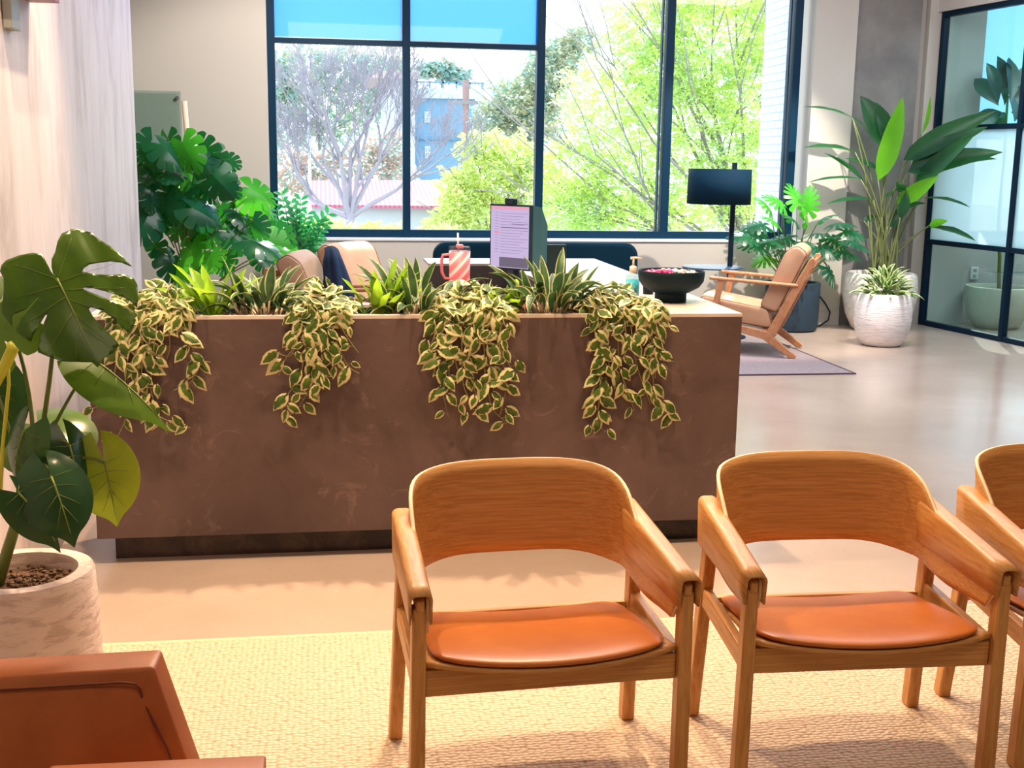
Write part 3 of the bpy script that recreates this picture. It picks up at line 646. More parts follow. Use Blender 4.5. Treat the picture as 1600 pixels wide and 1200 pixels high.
y0 = [P(0, 790, Yf - .1), P(4, 700, Yf - .1), P(14, 600, Yf - .1), P(12, 562, Yf - .1)]
MB().tube(y0, .005, 7, .004).build('young_stalk', M['petiole_y'], fm_, smooth=True)
MB().tube([P(-10, 610, Yf - .1), P(6, 575, Yf - .1), P(20, 545, Yf - .1), P(14, 534, Yf - .1)], [.008, .013, .014, .006], 10).build('rolled_leaf', M['petiole_y'], fm_, smooth=True)

# ------------------------------------------------------------------ planter plants
def pothos(name_x, top, strands, seed, label, wide):
    """top: (x0, x1) px span of the mound; strands: list of (px at edge, [(px, py)...]) hanging over the front"""
    r = random.Random(seed); x0, x1 = G(top[0], 488, DZ).x, G(top[1], 488, DZ).x; cx = (x0 + x1) / 2
    o = empty('trailing_pothos', (cx, 4.42, .868), label, 'pothos', 'variegated pothos trailing over the desk front')
    lf = MB(); vn = MB(); yf = DY0
    def pl(p, T, N, L):
        lobed(lf, p, T, N, L, L * .82, 1, .5, 0, r.uniform(.1, .6), r.uniform(-.1, .5), k=4, per=5, back=165)
    def toward_front(): return V3(r.uniform(-.7, .7), -1, r.uniform(-.1, .8))
    for i in range(int(wide * 1.25)):       # mound on the soil, spilling over the lip
        a = r.random(); x = lerp(x0, x1, a); y = r.uniform(yf - .035, PY1 - .03); h = .06 + .085 * sin(pi * a) * r.random() + (.0 if y > yf else -.05)
        p = V3(x, y, DZ - .01 + h * r.uniform(.25, 1)); 
        if y < yf + .02: p.z = DZ + r.uniform(-.02, .06)
        T = V3(r.uniform(-1, 1), r.uniform(-1, .5), r.uniform(-.7, .2)); pl(p, T, V3(r.uniform(-.5, .5), -.5, .9), r.uniform(.032, .050))
        vn.tube([V3(x * .8 + cx * .2, max(y, yf + .05), .865), p + V3(0, 0, -.01), p], .0012, 4)
    for pts in strands:
        w = [V3(P(pts[0][0], 488, yf).x + r.uniform(-.01, .01), yf + .08, .872), V3(P(pts[0][0], 488, yf).x, yf + .01, DZ + .018), ]
        w += [V3(P(a, b, yf - .015).x, yf - .02 - r.uniform(0, .018), P(a, b, yf - .015).z) for a, b in pts]
        dense = []
        for i in range(len(w) - 1):
            seg = max(2, int((w[i + 1] - w[i]).length / .014)); dense += [w[i].lerp(w[i + 1], j / seg) for j in range(seg)]
        dense.append(w[-1])
        for _ in range(3): dense = [dense[0]] + [(dense[i - 1] + dense[i] * 2 + dense[i + 1]) / 4 for i in range(1, len(dense) - 1)] + [dense[-1]]
        vn.tube(dense, .0021, 5, .0013); k = 3; sg = 1
        while k < len(dense):
            p = dense[k]; sg = -sg; st = V3(sg * r.uniform(.008, .03), -r.uniform(.004, .022), r.uniform(-.004, .014)); q = p + st; q.y = min(q.y, yf - .018)
            T = V3(sg * r.uniform(.1, 1.0), -r.uniform(0, .3), -r.uniform(.3, 1.0)); pl(q, T, toward_front(), r.uniform(.026, .054)); vn.tube([p, q], .001, 4); k += r.choice((2, 2, 3, 4))
    lf.build('foliage', M['pothos'], o, smooth=True); vn.build('vine', M['vine'], o, smooth=True)
pothos('a', (165, 300), [[(190, 520), (178, 600), (160, 632), (140, 640)], [(205, 520), (196, 600), (200, 650), (185, 680)], [(225, 510), (222, 590), (232, 640), (262, 655), (298, 668)],
  [(245, 510), (240, 560), (235, 610), (250, 650), (262, 678)], [(262, 500), (268, 540), (262, 560)], [(285, 495), (300, 540), (312, 575), (300, 598), (272, 608)], [(280, 500), (296, 560), (330, 565)], [(205, 520), (215, 560), (222, 620), (238, 645)], [(180, 520), (160, 560), (150, 575)], [(215, 500), (228, 560), (215, 600), (200, 628)]], 3, 'variegated pothos trailing down the desk behind the monstera, leftmost of four', 80)
pothos('b', (455, 552), [[(468, 520), (455, 560), (430, 548)], [(480, 520), (470, 590), (452, 610), (440, 640)], [(495, 520), (488, 600), (465, 640), (440, 656)], [(505, 520), (500, 580), (505, 608), (478, 618)], [(520, 515), (530, 545), (545, 575), (562, 583)], [(530, 505), (545, 530), (560, 550)], [(488, 510), (462, 540), (445, 560), (436, 586)], [(512, 520), (515, 545), (520, 570), (540, 585)], [(475, 510), (460, 530)], [(500, 510), (495, 560), (490, 590)]], 5, 'short variegated pothos between the left dracaena and the middle one, second from left', 85)
pothos('c', (672, 790), [[(690, 520), (684, 570), (690, 610), (700, 650)], [(705, 520), (700, 590), (715, 640), (730, 645)], [(720, 520), (722, 600), (740, 640)], [(735, 520), (738, 590), (745, 636)], [(755, 515), (757, 590), (768, 640), (792, 660)], [(770, 510), (785, 560), (790, 610), (780, 650)], [(785, 505), (800, 525), (806, 528)], [(745, 520), (765, 560), (772, 620)], [(680, 520), (672, 540), (668, 550)], [(765, 510), (790, 560), (806, 590)], [(700, 510), (710, 560), (720, 600)], [(678, 510), (680, 560), (676, 590)]], 8, 'longest and fullest variegated pothos hanging below the pink tumbler', 105)
pothos('d', (915, 1025), [[(928, 520), (935, 570), (938, 620), (925, 680)], [(935, 520), (942, 560), (938, 600), (932, 640), (940, 672)], [(950, 520), (948, 560), (955, 600), (972, 620)], [(965, 520), (965, 570), (975, 600), (990, 640)], [(985, 515), (990, 560), (1000, 590), (1015, 630)], [(1000, 510), (1020, 545), (1035, 555)], [(1010, 505), (1025, 570), (1022, 590)], [(1020, 600), (1025, 630), (1045, 655), (1058, 645)], [(1030, 500), (1040, 515)], [(975, 510), (980, 545), (965, 570)], [(1020, 510), (1028, 535), (1018, 560)]], 12, 'variegated pothos trailing below the black pedestal bowl, rightmost of four', 95)

def clump(name, px, n, L, Wd, m, seed, label, cat, group, spread=.6, up=1.0, stem=False, y=4.42, rad_=.04, bend=.7, wav=0, extra=None, peak=.45):
    r = random.Random(seed); c = V3(P(px, 470, y).x, y, .866); o = empty(name, c, label, cat, group); mb = MB(); st = MB()
    for i in range(n):
        a = r.uniform(0, 2 * pi); tl_ = r.random() ** .7 * spread; T = V3(cos(a) * tl_, sin(a) * tl_ * .7, up); b = c + V3(cos(a) * rad_ * r.random() * 1.6, sin(a) * rad_ * r.random(), 0)
        ln = L * r.uniform(.65, 1.05); h = r.uniform(.02, .10) if stem else 0
        if stem: st.tube([b, b + T.normalized() * h], .006, 6, .004)
        lance(mb, b + T.normalized() * h, T, V3(-cos(a), -sin(a), .6 + r.random()), ln, Wd * r.uniform(.8, 1.15), bend * (.5 + tl_) * r.uniform(.4, 1.3), .35, 7, peak, r.uniform(-.6, .6), wav)
    mb.build('foliage', m, o, smooth=True)
    if stem: st.build('stem', M['drac_st'], o, smooth=True)
    return o
dg, fg = 'variegated dracaenas in the desk planter', 'light green nest ferns in the desk planter'
clump('dracaena', 410, 54, .17, .038, M['drac'], 21, 'variegated dracaena in the planter right of the left fern', 'dracaena', dg, 1.1, stem=True, rad_=.08, bend=1.1)
clump('dracaena', 655, 60, .18, .038, M['drac'], 22, 'dark variegated dracaena in the planter left of the pink tumbler', 'dracaena', dg, 1.1, stem=True, rad_=.09, bend=1.1)
clump('dracaena', 862, 64, .185, .042, M['drac'], 23, 'bushy variegated dracaena in the planter in front of the monitor', 'dracaena', dg, 1.1, stem=True, rad_=.085, bend=1.1)
clump('nest_fern', 335, 22, .245, .040, M['fern'], 31, 'light green nest fern in the planter at the far left', 'fern', fg, .85, rad_=.03, wav=.25, peak=.55)
clump('nest_fern', 592, 20, .225, .040, M['fern'], 32, 'light green nest fern right of the short pothos, below the lounge cushions', 'fern', fg, .8, rad_=.03, wav=.25, peak=.55)
clump('nest_fern', 795, 15, .17, .038, M['fern'], 33, 'small light green nest fern below the monitor', 'fern', fg, .8, rad_=.03, wav=.25, peak=.55)
c = P(818, 470, 4.36); o = empty('pink_flower', V3(c.x, 4.36, .868), 'small pink bud between the nest fern and the dracaena', 'flower')
mb = MB(); lance(mb, V3(c.x - .015, 4.36, .875), V3(.4, -.1, 1), V3(0, -1, .2), .06, .018, .2); mb.build('petal', M['scr_hd'] if False else M['pink'], o, smooth=True)
MB().tube([V3(c.x - .015, 4.36, .866), V3(c.x - .014, 4.36, .885)], .002, 5).build('stem', M['petiole'], o)

# ------------------------------------------------------------------ things on the desk
# pedestal bowl with sweets
bc = V3(G(1050, 472, DZ).x, 4.66, DZ)
o = empty('pedestal_bowl', bc, 'wide black pedestal bowl full of sweets on the desk end', 'bowl')
bw = [(.062, 0), (.064, .003), (.064, .034), (.085, .045), (.115, .062), (.131, .085), (.134, .108), (.134, .124), (.131, .127), (.126, .124), (.124, .108), (.105, .080), (.05, .070), (.001, .068)]
bo = MB().lathe(bw, 56, bc).build('bowl_body', M['bowl'], o, smooth=True); bo.data.set_sharp_from_angle(angle=rad(50))
cols = [((.85, .02, .25), 'magenta'), ((.8, .62, .55), 'cream'), ((.9, .04, .12), 'red'), ((.05, .09, .09), 'black'), ((.85, .8, .78), 'white'), ((.55, .38, .28), 'caramel')]
cm = [mat('wrapper_' + nme, c_, .25) for c_, nme in cols]
r = random.Random(4); spots = []
for i in range(70):
    for _ in range(30):
        a = r.uniform(0, 2 * pi); q = math.sqrt(r.random()) * .104; x, y = q * cos(a), q * sin(a)
        if all((x - s_[0]) ** 2 + (y - s_[1]) ** 2 > .00030 for s_ in spots): spots.append((x, y)); break
proto = None
for i, (x, y) in enumerate(spots):
    k = r.choice((0, 0, 2, 1)) if x < .0 else r.choice((1, 4, 5, 3, 4))
    mb = MB().blob((0, 0, 0), .013, .009, .008, 8, 5)
    mb.add([(.010, 0, 0), (.021, .007, .003), (.021, -.007, -.002)], [(0, 1, 2)]); mb.add([(-.010, 0, 0), (-.021, .007, .003), (-.021, -.007, -.002)], [(0, 1, 2)])
    s_ = mb.build('wrapped_sweet', cm[k], smooth=True); s_.location = bc + V3(x, y, .110 + .010 * (1 - (x * x + y * y) / .012) + r.uniform(0, .006)); s_.rotation_euler = (r.uniform(-.3, .3), r.uniform(-.3, .3), r.uniform(0, 6.28))
    tag(s_, cols[k][1] + ' wrapped sweet lying in the black pedestal bowl', 'sweet', 'sweets in the pedestal bowl')
# hand sanitizer
sc_ = V3(P(988, 460, 4.78).x, 4.78, DZ)
o = empty('sanitizer_bottle', sc_, 'clear pump bottle of blue hand gel left of the black bowl', 'pump bottle')
MB().lathe([(.028, 0), (.030, .004), (.030, .088), (.026, .098), (.012, .106), (.011, .112)], 28, sc_, capt=True, sy=.75).build('bottle', M['clear'], o, smooth=True)
MB().lathe([(.0275, .003), (.0275, .078)], 24, sc_, capt=True, sy=.72).build('gel', M['gel'], o, smooth=True)
MB().lathe([(.015, .106), (.015, .130), (.009, .134)], 20, sc_, capt=True).build('collar', M['peach'], o, smooth=True)
MB().tube([sc_ + V3(0, 0, .13), sc_ + V3(0, 0, .165)], .0045, 8).tube([sc_ + V3(-.012, 0, .165), sc_ + V3(.012, 0, .167), sc_ + V3(.036, 0, .162)], [.006, .005, .003], 8).build('pump', M['peach'], o, smooth=True)
cc = V3(P(1005, 455, 4.9).x, 4.93, DZ); o = empty('small_cup', cc, 'small dark cup half hidden behind the black bowl', 'cup')
MB().lathe([(.022, 0), (.024, .05), (.021, .05), (.02, .01)], 20, cc + V3(.03, 0, 0)).build('cup_body', M['bowl'], o, smooth=True)
# tumbler
tc_ = V3(P(718, 420, 4.98).x, 4.98, .735); o = empty('striped_tumbler', tc_, 'pink candy striped tumbler with a side handle and a straw', 'tumbler')
zt0 = P(718, 392, 4.98).z - .735
MB().lathe([(.031, 0), (.033, .004), (.034, zt0 * .45), (.043, zt0 * .52), (.045, zt0)], 32, tc_, capt=True).build('cup_body', M['tumb'], o, smooth=True)
MB().lathe([(.045, zt0), (.046, zt0 + .004), (.046, zt0 + .016), (.043, zt0 + .02)], 32, tc_, capt=True).build('lid', M['clear'], o, smooth=True)
MB().box(tc_.x - .016, tc_.x + .012, tc_.y - .04, tc_.y, tc_.z + zt0 + .012, tc_.z + zt0 + .028).build('lid_slider', M['pink'], o, bevel=.003)
hx = tc_.x - .042; MB().tube([(hx, tc_.y, tc_.z + zt0 - .015), (hx - .028, tc_.y, tc_.z + zt0 - .018), (hx - .034, tc_.y, tc_.z + zt0 - .04), (hx - .032, tc_.y, tc_.z + zt0 - .09), (hx - .02, tc_.y, tc_.z + zt0 - .115), (hx + .008, tc_.y, tc_.z + zt0 - .118)], .0065, 8).build('handle', M['pink'], o, smooth=True)
MB().tube([tc_ + V3(-.006, 0, zt0), tc_ + V3(-.008, 0, zt0 + .075)], .0038, 8).build('straw', M['white'], o, smooth=True)
# air plant in a grey square pot
ac = V3(P(762, 460, 4.82).x, 4.82, .735); o = empty('air_plant', ac, 'spiky grey green air plant in a small grey pot below the monitor', 'potted plant')
MB().box(ac.x - .038, ac.x + .038, ac.y - .038, ac.y + .038, .735, .905).build('pot', M['inner'], o, bevel=.004)
mb = MB(); r = random.Random(9)
for i in range(46):
    a = r.uniform(0, 6.28); e = r.uniform(.2, 1.3); T = V3(cos(a) * cos(e), sin(a) * cos(e), sin(e)); lance(mb, ac + V3(0, 0, .168), T, V3(-cos(a), -sin(a), 1), r.uniform(.05, .085), .008, .5, .4, 4, .3)
for sx_ in (-.03, .0): lance(mb, ac + V3(sx_, 0, .17), V3(sx_, 0, .1), V3(1, 0, .3), .12, .006, 1.0, .3, 6, .3)
mb.build('foliage', M['air'], o, smooth=True)
# monitor
ya = 5.15; A = P(766, 318, ya + .16); B_ = P(829, 329, ya); C_ = P(768, 419, ya + .16); 
hz = V3(B_.x - A.x, B_.y - A.y, 0); wdt = hz.length; hz.normalize(); nz_ = V3(-hz.y, hz.x, 0)   # pointing away from the viewer
ztop, zbot = A.z, C_.z; D0 = V3(A.x, A.y, 0)
mo = empty('computer_monitor', D0 + hz * wdt * .5 + V3(0, 0, .735), 'angled desktop computer monitor showing a lilac form, with a webcam on top', 'monitor')
def ms(a, b, d): return D0 + hz * (a * wdt) + nz_ * d + V3(0, 0, lerp(zbot, ztop, b))
MB().prism([(0, 0), (1, 0), (1, 1), (0, 1)], 0, .022, lambda a, b, d: ms(a, b, d)).build('bezel', M['case_d'], mo, bevel=.002)
hh = ztop - zbot
bz = MB(); n4 = [(0.02, .02), (.99, .02), (.99, .99), (.02, .99)]
f1 = [ms(a, b, .022) for a, b in n4]; f2 = [ms(a, b, .085) for a, b in ((.05, .0), (.99, .0), (.99, .96), (.05, .96))]; f3 = [ms(a, b, .14) for a, b in ((.2, .1), (.97, .1), (.97, .68), (.2, .68))]
bz.add(f1 + f2 + f3, [(0, 1, 5, 4), (1, 2, 6, 5), (2, 3, 7, 6), (3, 0, 4, 7), (4, 5, 9, 8), (5, 6, 10, 9), (6, 7, 11, 10), (7, 4, 8, 11), (8, 9, 10, 11)]); bz.build('housing', M['case'], mo)
sc2 = MB()
def rect(a0, a1, b0, b1, mi, d=-.0012): sc2.mi = mi; sc2.prism([(a0, b0), (a1, b0), (a1, b1), (a0, b1)], d, 0, lambda a, b, dd: ms(a, b, dd))
rect(.03, .97, .03, .97, 0); rect(.03, .97, .925, .965, 1, -.0016); rect(.25, .96, .04, .19, 3, -.0016); rect(.12, .24, .55, .585, 1, -.0016); rect(.03, .10, .04, .92, 3, -.00005)
for i in range(15):
    b_ = .86 - i * .043
    rect(.27, .95 - .1 * (i % 3), b_, b_ + .004, 2, -.0018); rect(.13, .22, b_ + .01, b_ + .014, 2, -.0018)
rect(.27, .95, .64, .652, 2, -.0019); rect(.55, .95, .70, .708, 2, -.0019)
sc2.build('screen', [M['scr_bg'], M['scr_hd'], M['scr_ln'], M['scr_gy']], mo)
MB().prism([(.40, 1.0), (.62, 1.0), (.62, 1.09), (.40, 1.09)], -.012, .02, lambda a, b, d: ms(a, 1 + (b - 1) * 1.0 + .0, d)).build('webcam', M['case_d'], mo, bevel=.004)
sb = ms(.5, 0, .05); MB().tube([V3(sb.x, sb.y, .744), V3(sb.x, sb.y, sb.z + .08)], .016, 10).lathe([(.09, 0), (.09, .01)], 24, (sb.x, sb.y, .735), capt=True).build('stand', M['case_d'], mo)
q0, q1 = P(864, 382, 5.28), P(884, 430, 5.28)
o = empty('desk_screen', V3((q0.x + q1.x) / 2, 5.28, .735), 'upright dark panel standing on the desk right behind the monitor', 'desk screen')
MB().box(q0.x - .03, q1.x, 5.28, 5.30, .745, q0.z).build('panel', M['case_d'], o, bevel=.003)
MB().box(q0.x - .04, q1.x + .01, 5.24, 5.34, .735, .745).build('foot', M['case_d'], o)

# ------------------------------------------------------------------ lounge chairs
def lounge(name, loc, rz, label, group='tan leather lounge armchairs'):
    """local: +x is the way it faces, rear foot at x = 0, y is its width"""
    c = empty(name, loc, label, 'lounge chair', group, rz); hw_ = .30
    B = lambda mb, n, m, **k: mb.build(n, m, c, local=True, **k)
    for s in (-1, 1):
        y = s * hw_; f = lambda a, b, d: V3(a, d, b); d0, d1 = y - .017, y + .017
        B(MB().prism([(0, 0), (.035, -.0), (.24, .135), (.47, .19), (.74, .235), (.735, .28), (.44, .235), (.205, .195), (.15, .145), (-.015, .02)], d0, d1, f), 'skid_leg', M['ash'], bevel=.006)
        B(MB().prism([(.150, .16), (.235, .16), (-.072, .76), (-.105, .765), (-.115, .735)], d0 + .001, d1 - .001, f), 'back_post', M['ash'], bevel=.006)
        B(MB().beam((.0, y, .552), (.67, y, .585), .052, .026), 'armrest', M['ash'], bevel=.010)
        B(MB().prism([(.555, .57), (.605, .57), (.70, .0), (.665, .0)], d0, d1, f), 'front_leg', M['ash'], bevel=.005)
    for i in range(5):
        t_ = i / 4; B(MB().beam((.16 - .25 * t_, -hw_, .27 + .44 * t_), (.16 - .25 * t_, hw_, .27 + .44 * t_), .018, .045), 'back_slat', M['ash'])
    for x, z in ((.24, .19), (.70, .245)): B(MB().beam((x, -hw_, z), (x, hw_, z), .03, .03), 'cross_rail', M['ash'])
    def cush(nm, poly, puff):
        w = hw_ - .03; rows = []
        n = len(poly); cxp = sum(p[0] for p in poly) / n; czp = sum(p[1] for p in poly) / n
        for yy, k in ((-w, .90), (-w * .985, .96), (-w * .93, 1.0), (-w * .5, 1.03), (0, 1.045), (w * .5, 1.03), (w * .93, 1.0), (w * .985, .96), (w, .90)):
            rows.append([V3(cxp + (px_ - cxp) * k, yy, czp + (pz - czp) * k) for px_, pz in poly])
        mb = MB().grid(rows, closed=True); m_ = len(rows); mb.add(rows[0], [tuple(range(n))]); mb.add(rows[-1], [tuple(range(n))[::-1]])
        o = B(mb, nm, M['tan'], smooth=True); bm = bmesh.new(); bm.from_mesh(o.data); bmesh.ops.remove_doubles(bm, verts=bm.verts, dist=1e-5); bmesh.ops.recalc_face_normals(bm, faces=bm.faces); bm.to_mesh(o.data); bm.free()
        for s in (-1, 1): B(MB().tube([V3(cxp + (a - cxp) * .985, s * w * .955, czp + (b - czp) * .985) for a, b in poly + poly[:1]], .004, 5), 'piping', M['tan_d'], smooth=True).parent = o
    def rounded(poly, r_=.03, k=4):
        out = []; n = len(poly)
        for i in range(n):
            p0, p1, p2 = [V3(*poly[(i + j) % n], 0) for j in (-1, 0, 1)]; a = p1 + (p0 - p1).normalized() * r_; b = p1 + (p2 - p1).normalized() * r_
            out += [tuple((a.lerp(p1, t / k).lerp(p1.lerp(b, t / k), t / k))[:2]) for t in range(k + 1)]
        return out
    cush('seat_cushion', rounded([(.175, .215), (.22, .36), (.74, .445), (.755, .285)], .04), .02)
    cush('back_cushion', rounded([(.155, .335), (.285, .375), (.115, .80), (.03, .855), (-.05, .80)], .035), .02)
    return c
fdir = V3(-.89, .45, 0).normalized(); wv_ = V3(.45, .89, 0).normalized()
ra = lounge('lounge_armchair', V3(3.508, 8.487, .009) + wv_ * .30, math.atan2(.45, -.89), 'tan leather lounge armchair in side view right of the desk')
l1 = lounge('lounge_armchair', V3(P(452, 430, 7.9).x + .02, 7.95, 0), rad(-12), 'tan leather lounge armchair behind the desk, left one, by the green plants')
l2 = lounge('lounge_armchair', V3(P(540, 400, 8.7).x - .02, 8.85, 0), rad(-35), 'tan leather lounge armchair behind the desk with a navy blanket, lit by the window')
# navy blanket thrown over the second chair
rows = []
def edge(v): 
    k = [(0, 527), (.25, 538), (.6, 552), (1, 560)]
    for (a, x), (b, y) in zip(k, k[1:]):
        if v <= b: return lerp(x, y, (v - a) / (b - a))
    return 560
for i in range(19):
    v = i / 18; row = []
    for j in range(15):
        u = j / 14; px = lerp(507 - 3 * v, edge(v), u); py = 386 + 5 * (2 * u - 1) ** 2 + 96 * v + 12 * u * v
        row.append(P(px, py, 7.98 - .10 * sin(v * 2.2) + .035 * sin(u * 7 + v * 2.5) + .015 * sin(u * 19 + 2 * v) - .10 * v + .25 * (1 - min(1, v * 5)) ** 2))
    rows.append(row)
o = MB().grid(rows).build('navy_blanket', M['navy'], smooth=True, solid=.02); tag(o, 'navy blue knitted blanket thrown over the lounge chair behind the desk', 'blanket')

# dark sofa with its back to the desk
sx0, sx1 = P(678, 400, 9.3).x, P(998, 400, 9.3).x; zt_ = P(830, 379, 9.3).z
o = empty('blue_sofa', V3((sx0 + sx1) / 2, 9.55, 0), 'dark blue rounded sofa seen from behind, under the window', 'sofa')
def rr(x0, x1, z0, z1, r_, k=6):
    out = [(x0, z0), (x1, z0)]
    out += [(x1 - r_ + r_ * cos(a), z1 - r_ + r_ * sin(a)) for a in [pi / 2 * i / k for i in range(k + 1)]]
    out += [(x0 + r_ - r_ * sin(a), z1 - r_ + r_ * cos(a)) for a in [pi / 2 * i / k for i in range(k + 1)]]
    return out
MB().prism(rr(sx0, sx1, .12, zt_, .11), 9.3, 9.44, lambda a, b, d: V3(a, d, b)).build('backrest', M['sofa'], o, bevel=.03, seg=4)
MB().box(sx0 + .04, sx1 - .04, 9.44, 10.0, .14, .40).build('seat_cushion', M['sofa'], o, bevel=.04, seg=4)
for s in (0, 1): x = sx0 + .02 if s == 0 else sx1 - .12; MB().box(x, x + .10, 9.44, 10.0, .14, .55).build('armrest', M['sofa'], o, bevel=.03, seg=3)
for x in (sx0 + .15, sx1 - .15):
    for y in (9.38, 9.92): MB().tube([(x, y, 0), (x, y, .14)], .018, 8).build('leg', M['black'], o)

# floor lamp with tray
YL = 9.62; lx = P(1146, 300, YL).x; lcx = P(1118, 290, YL).x; zs0 = P(1118, 318, YL).z; zs1 = P(1118, 264, YL).z
o = empty('floor_lamp', V3(lx, YL, 0), 'dark floor lamp with a drum shade and a round tray under the window', 'floor lamp')
MB().lathe([(.16, 0), (.16, .02), (.02, .025)], 32, (lx, YL, 0), capt=True).build('base', M['black'], o, smooth=False)
zp = P(1148, 254, YL).z
MB().box(lx - .020, lx + .020, YL - .012, YL + .012, .02, zp).build('pole', M['black'], o, bevel=.003)
rs = (P(1165, 290, YL).x - P(1071, 290, YL).x) / 2
MB().lathe([(rs, zs0), (rs * .985, zs1)], 48, (lcx, YL - .10, 0), capb=False).build('lamp_shade', M['shade_lamp'], o, smooth=True, solid=.004)
MB().beam((lx, YL - .1, zs1 - .05), (lcx - .02, YL - .1, zs1 - .05), .012, .008).beam((lx, YL, zs1 - .05), (lx, YL - .1, zs1 - .05), .012, .008).blob((lcx, YL - .1, (zs0 + zs1) / 2), .04, .04, .05).build('bulb_holder', M['white'], o)
zt1 = .60; tx = P(1110, 413, YL).x
MB().lathe([(.001, 0), (.245, 0), (.25, .004), (.25, .012), (.245, .010), (.001, .006)], 48, (tx, YL - .05, zt1), capb=False).build('tray', M['tray'], o, smooth=True)
MB().tube([(lcx + .09, YL - .1, zs0), (lcx + .092, YL - .1, zs0 - .12)], .002, 5).build('pull_cord', M['black'], o)

# ------------------------------------------------------------------ floor plants at right
# charcoal pot with split-leaf philodendron
dc = G(1246, 519, 0) + V3(.0, .16, 0); o = empty('potted_philodendron', dc, 'split leaf philodendron in a tall charcoal pot behind the lounge chair', 'potted plant')
pot(o, M['pot_dark'], dc, [(.20, 0), (.225, .015), (.235, .1), (.24, .42), (.235, .43)], .20, .39)
r = random.Random(14); lf = MB(); lb = MB(); st = MB()
for i in range(26):
    px, py = [(1175, 372), (1195, 352), (1205, 330), (1225, 322), (1245, 318), (1262, 330), (1280, 345), (1215, 350), (1240, 345), (1262, 352), (1300, 350), (1318, 362), (1325, 376), (1295, 372), (1310, 392), (1190, 385), (1212, 378), (1235, 372), (1258, 378), (1280, 385), (1292, 418), (1205, 402), (1270, 365), (1230, 395), (1250, 402), (1185, 362)][i]
    q = P(px, py, dc.y + r.uniform(-.38, .0)); side = (q.x - dc.x); bright = i in (3, 4, 5, 7, 2, 21, 9)
    T = V3(side * 2.2 + r.uniform(-.3, .3), r.uniform(-.7, .2), r.uniform(-.35, .25) + (q.z - .75)); N = V3(r.uniform(-.4, .4), -.6, .9)
    if bright: T.z += .4
    lobed(lb if bright else lf, q, T, N, .21, .19, 6, .35, .5, .4, .1, k=5, per=2, back=150, wob=.0)
    st.tube(arc(dc + V3(r.uniform(-.05, .05), r.uniform(-.05, .05), .39), q, (side * .15, 0, .06)), .006, 6, .004)
lf.build('foliage', M['phil'], o, smooth=True); lb.build('bright_foliage', M['phil_b'], o, smooth=True); st.build('stem', M['petiole'], o, smooth=True)  # some leaves take the brighter green
q = MB().tube([P(1281, 463, 10.33), P(1290, 475, 10.31), P(1297, 488, 10.3), P(1294, 500, 10.3), P(1284, 507, 10.28), P(1270, 515, 10.28)], .007, 6).build('power_cord', M['black'], smooth=True); tag(q, 'black cable looping down the wall beside the charcoal pot', 'cable')

# bird of paradise in the big white pot
bc2 = G(1390, 522, 0) + V3(.02, .285, 0); o = empty('bird_of_paradise', bc2, 'tall bird of paradise plant with long paddle leaves in a big white pot', 'potted plant')
Rb = .325
pot(o, M['pot_white'], bc2, [(Rb * .62, 0), (Rb * .72, .02), (Rb * .9, .14), (Rb * 1.0, .30), (Rb * .99, .42), (Rb * .95, .50), (Rb * .90, .515)], Rb * .80, .46)
lf = MB(); lb = MB(); st = MB(); r = random.Random(5); Yb = bc2.y
LV = [  # base px, tip px, y offset base, y off tip, width, normal, kind
 ((1372, 282), (1412, 158), -.10, -.14, .125, (0, -1, .1), 1),
 ((1378, 270), (1330, 240), .0, .0, .08, (0, -.5, 1), 0),
 ((1332, 184), (1264, 154), -.05, -.1, .06, (0, -.3, 1), 0), ((1332, 184), (1366, 208), -.05, .0, .05, (0, -.5, 1), 0),
 ((1336, 238), (1264, 217), -.1, -.15, .09, (0, -.25, 1), 0), ((1345, 280), (1268, 270), -.05, -.1, .05, (0, -.2, 1), 0), ((1350, 285), (1300, 232), .05, .1, .07, (.2, -.6, 1), 0),
 ((1365, 312), (1296, 306), -.05, -.1, .06, (0, -.3, 1), 0),
 ((1392, 232), (1352, 152), .15, .2, .15, (-.2, -1, .2), 0), ((1388, 225), (1376, 160), .18, .2, .10, (.1, -1, .1), 0),
 ((1412, 250), (1540, 172), .05, .0, .13, (.1, -.85, .5), 0), ((1420, 268), (1522, 192), .10, .1, .13, (-.2, -.7, .6), 0),
 ((1430, 290), (1505, 215), -.1, -.1, .10, (-.3, -.8, .4), 0), ((1440, 210), (1456, 155), .10, .1, .07, (.5, -.8, .1), 2), ((1418, 268), (1550, 228), -.05, -.1, .13, (.1, -.9, .45), 0), ((1465, 272), (1545, 232), .0, .0, .10, (-.1, -.6, .8), 0),
 ((1402, 318), (1462, 278), -.15, -.2, .09, (.2, -.8, .4), 1), ((1440, 310), (1512, 305), -.1, -.1, .06, (0, -.5, 1), 0), ((1450, 355), (1520, 358), -.1, -.1, .07, (.0, -.7, .6), 0), ((1452, 352), (1478, 345), -.12, -.1, .05, (0, -.9, .3), 2), ((1350, 345), (1372, 335), .0, 0, .05, (0, -.6, 1), 0)]
stalks0 = bc2 + V3(0, 0, .46)
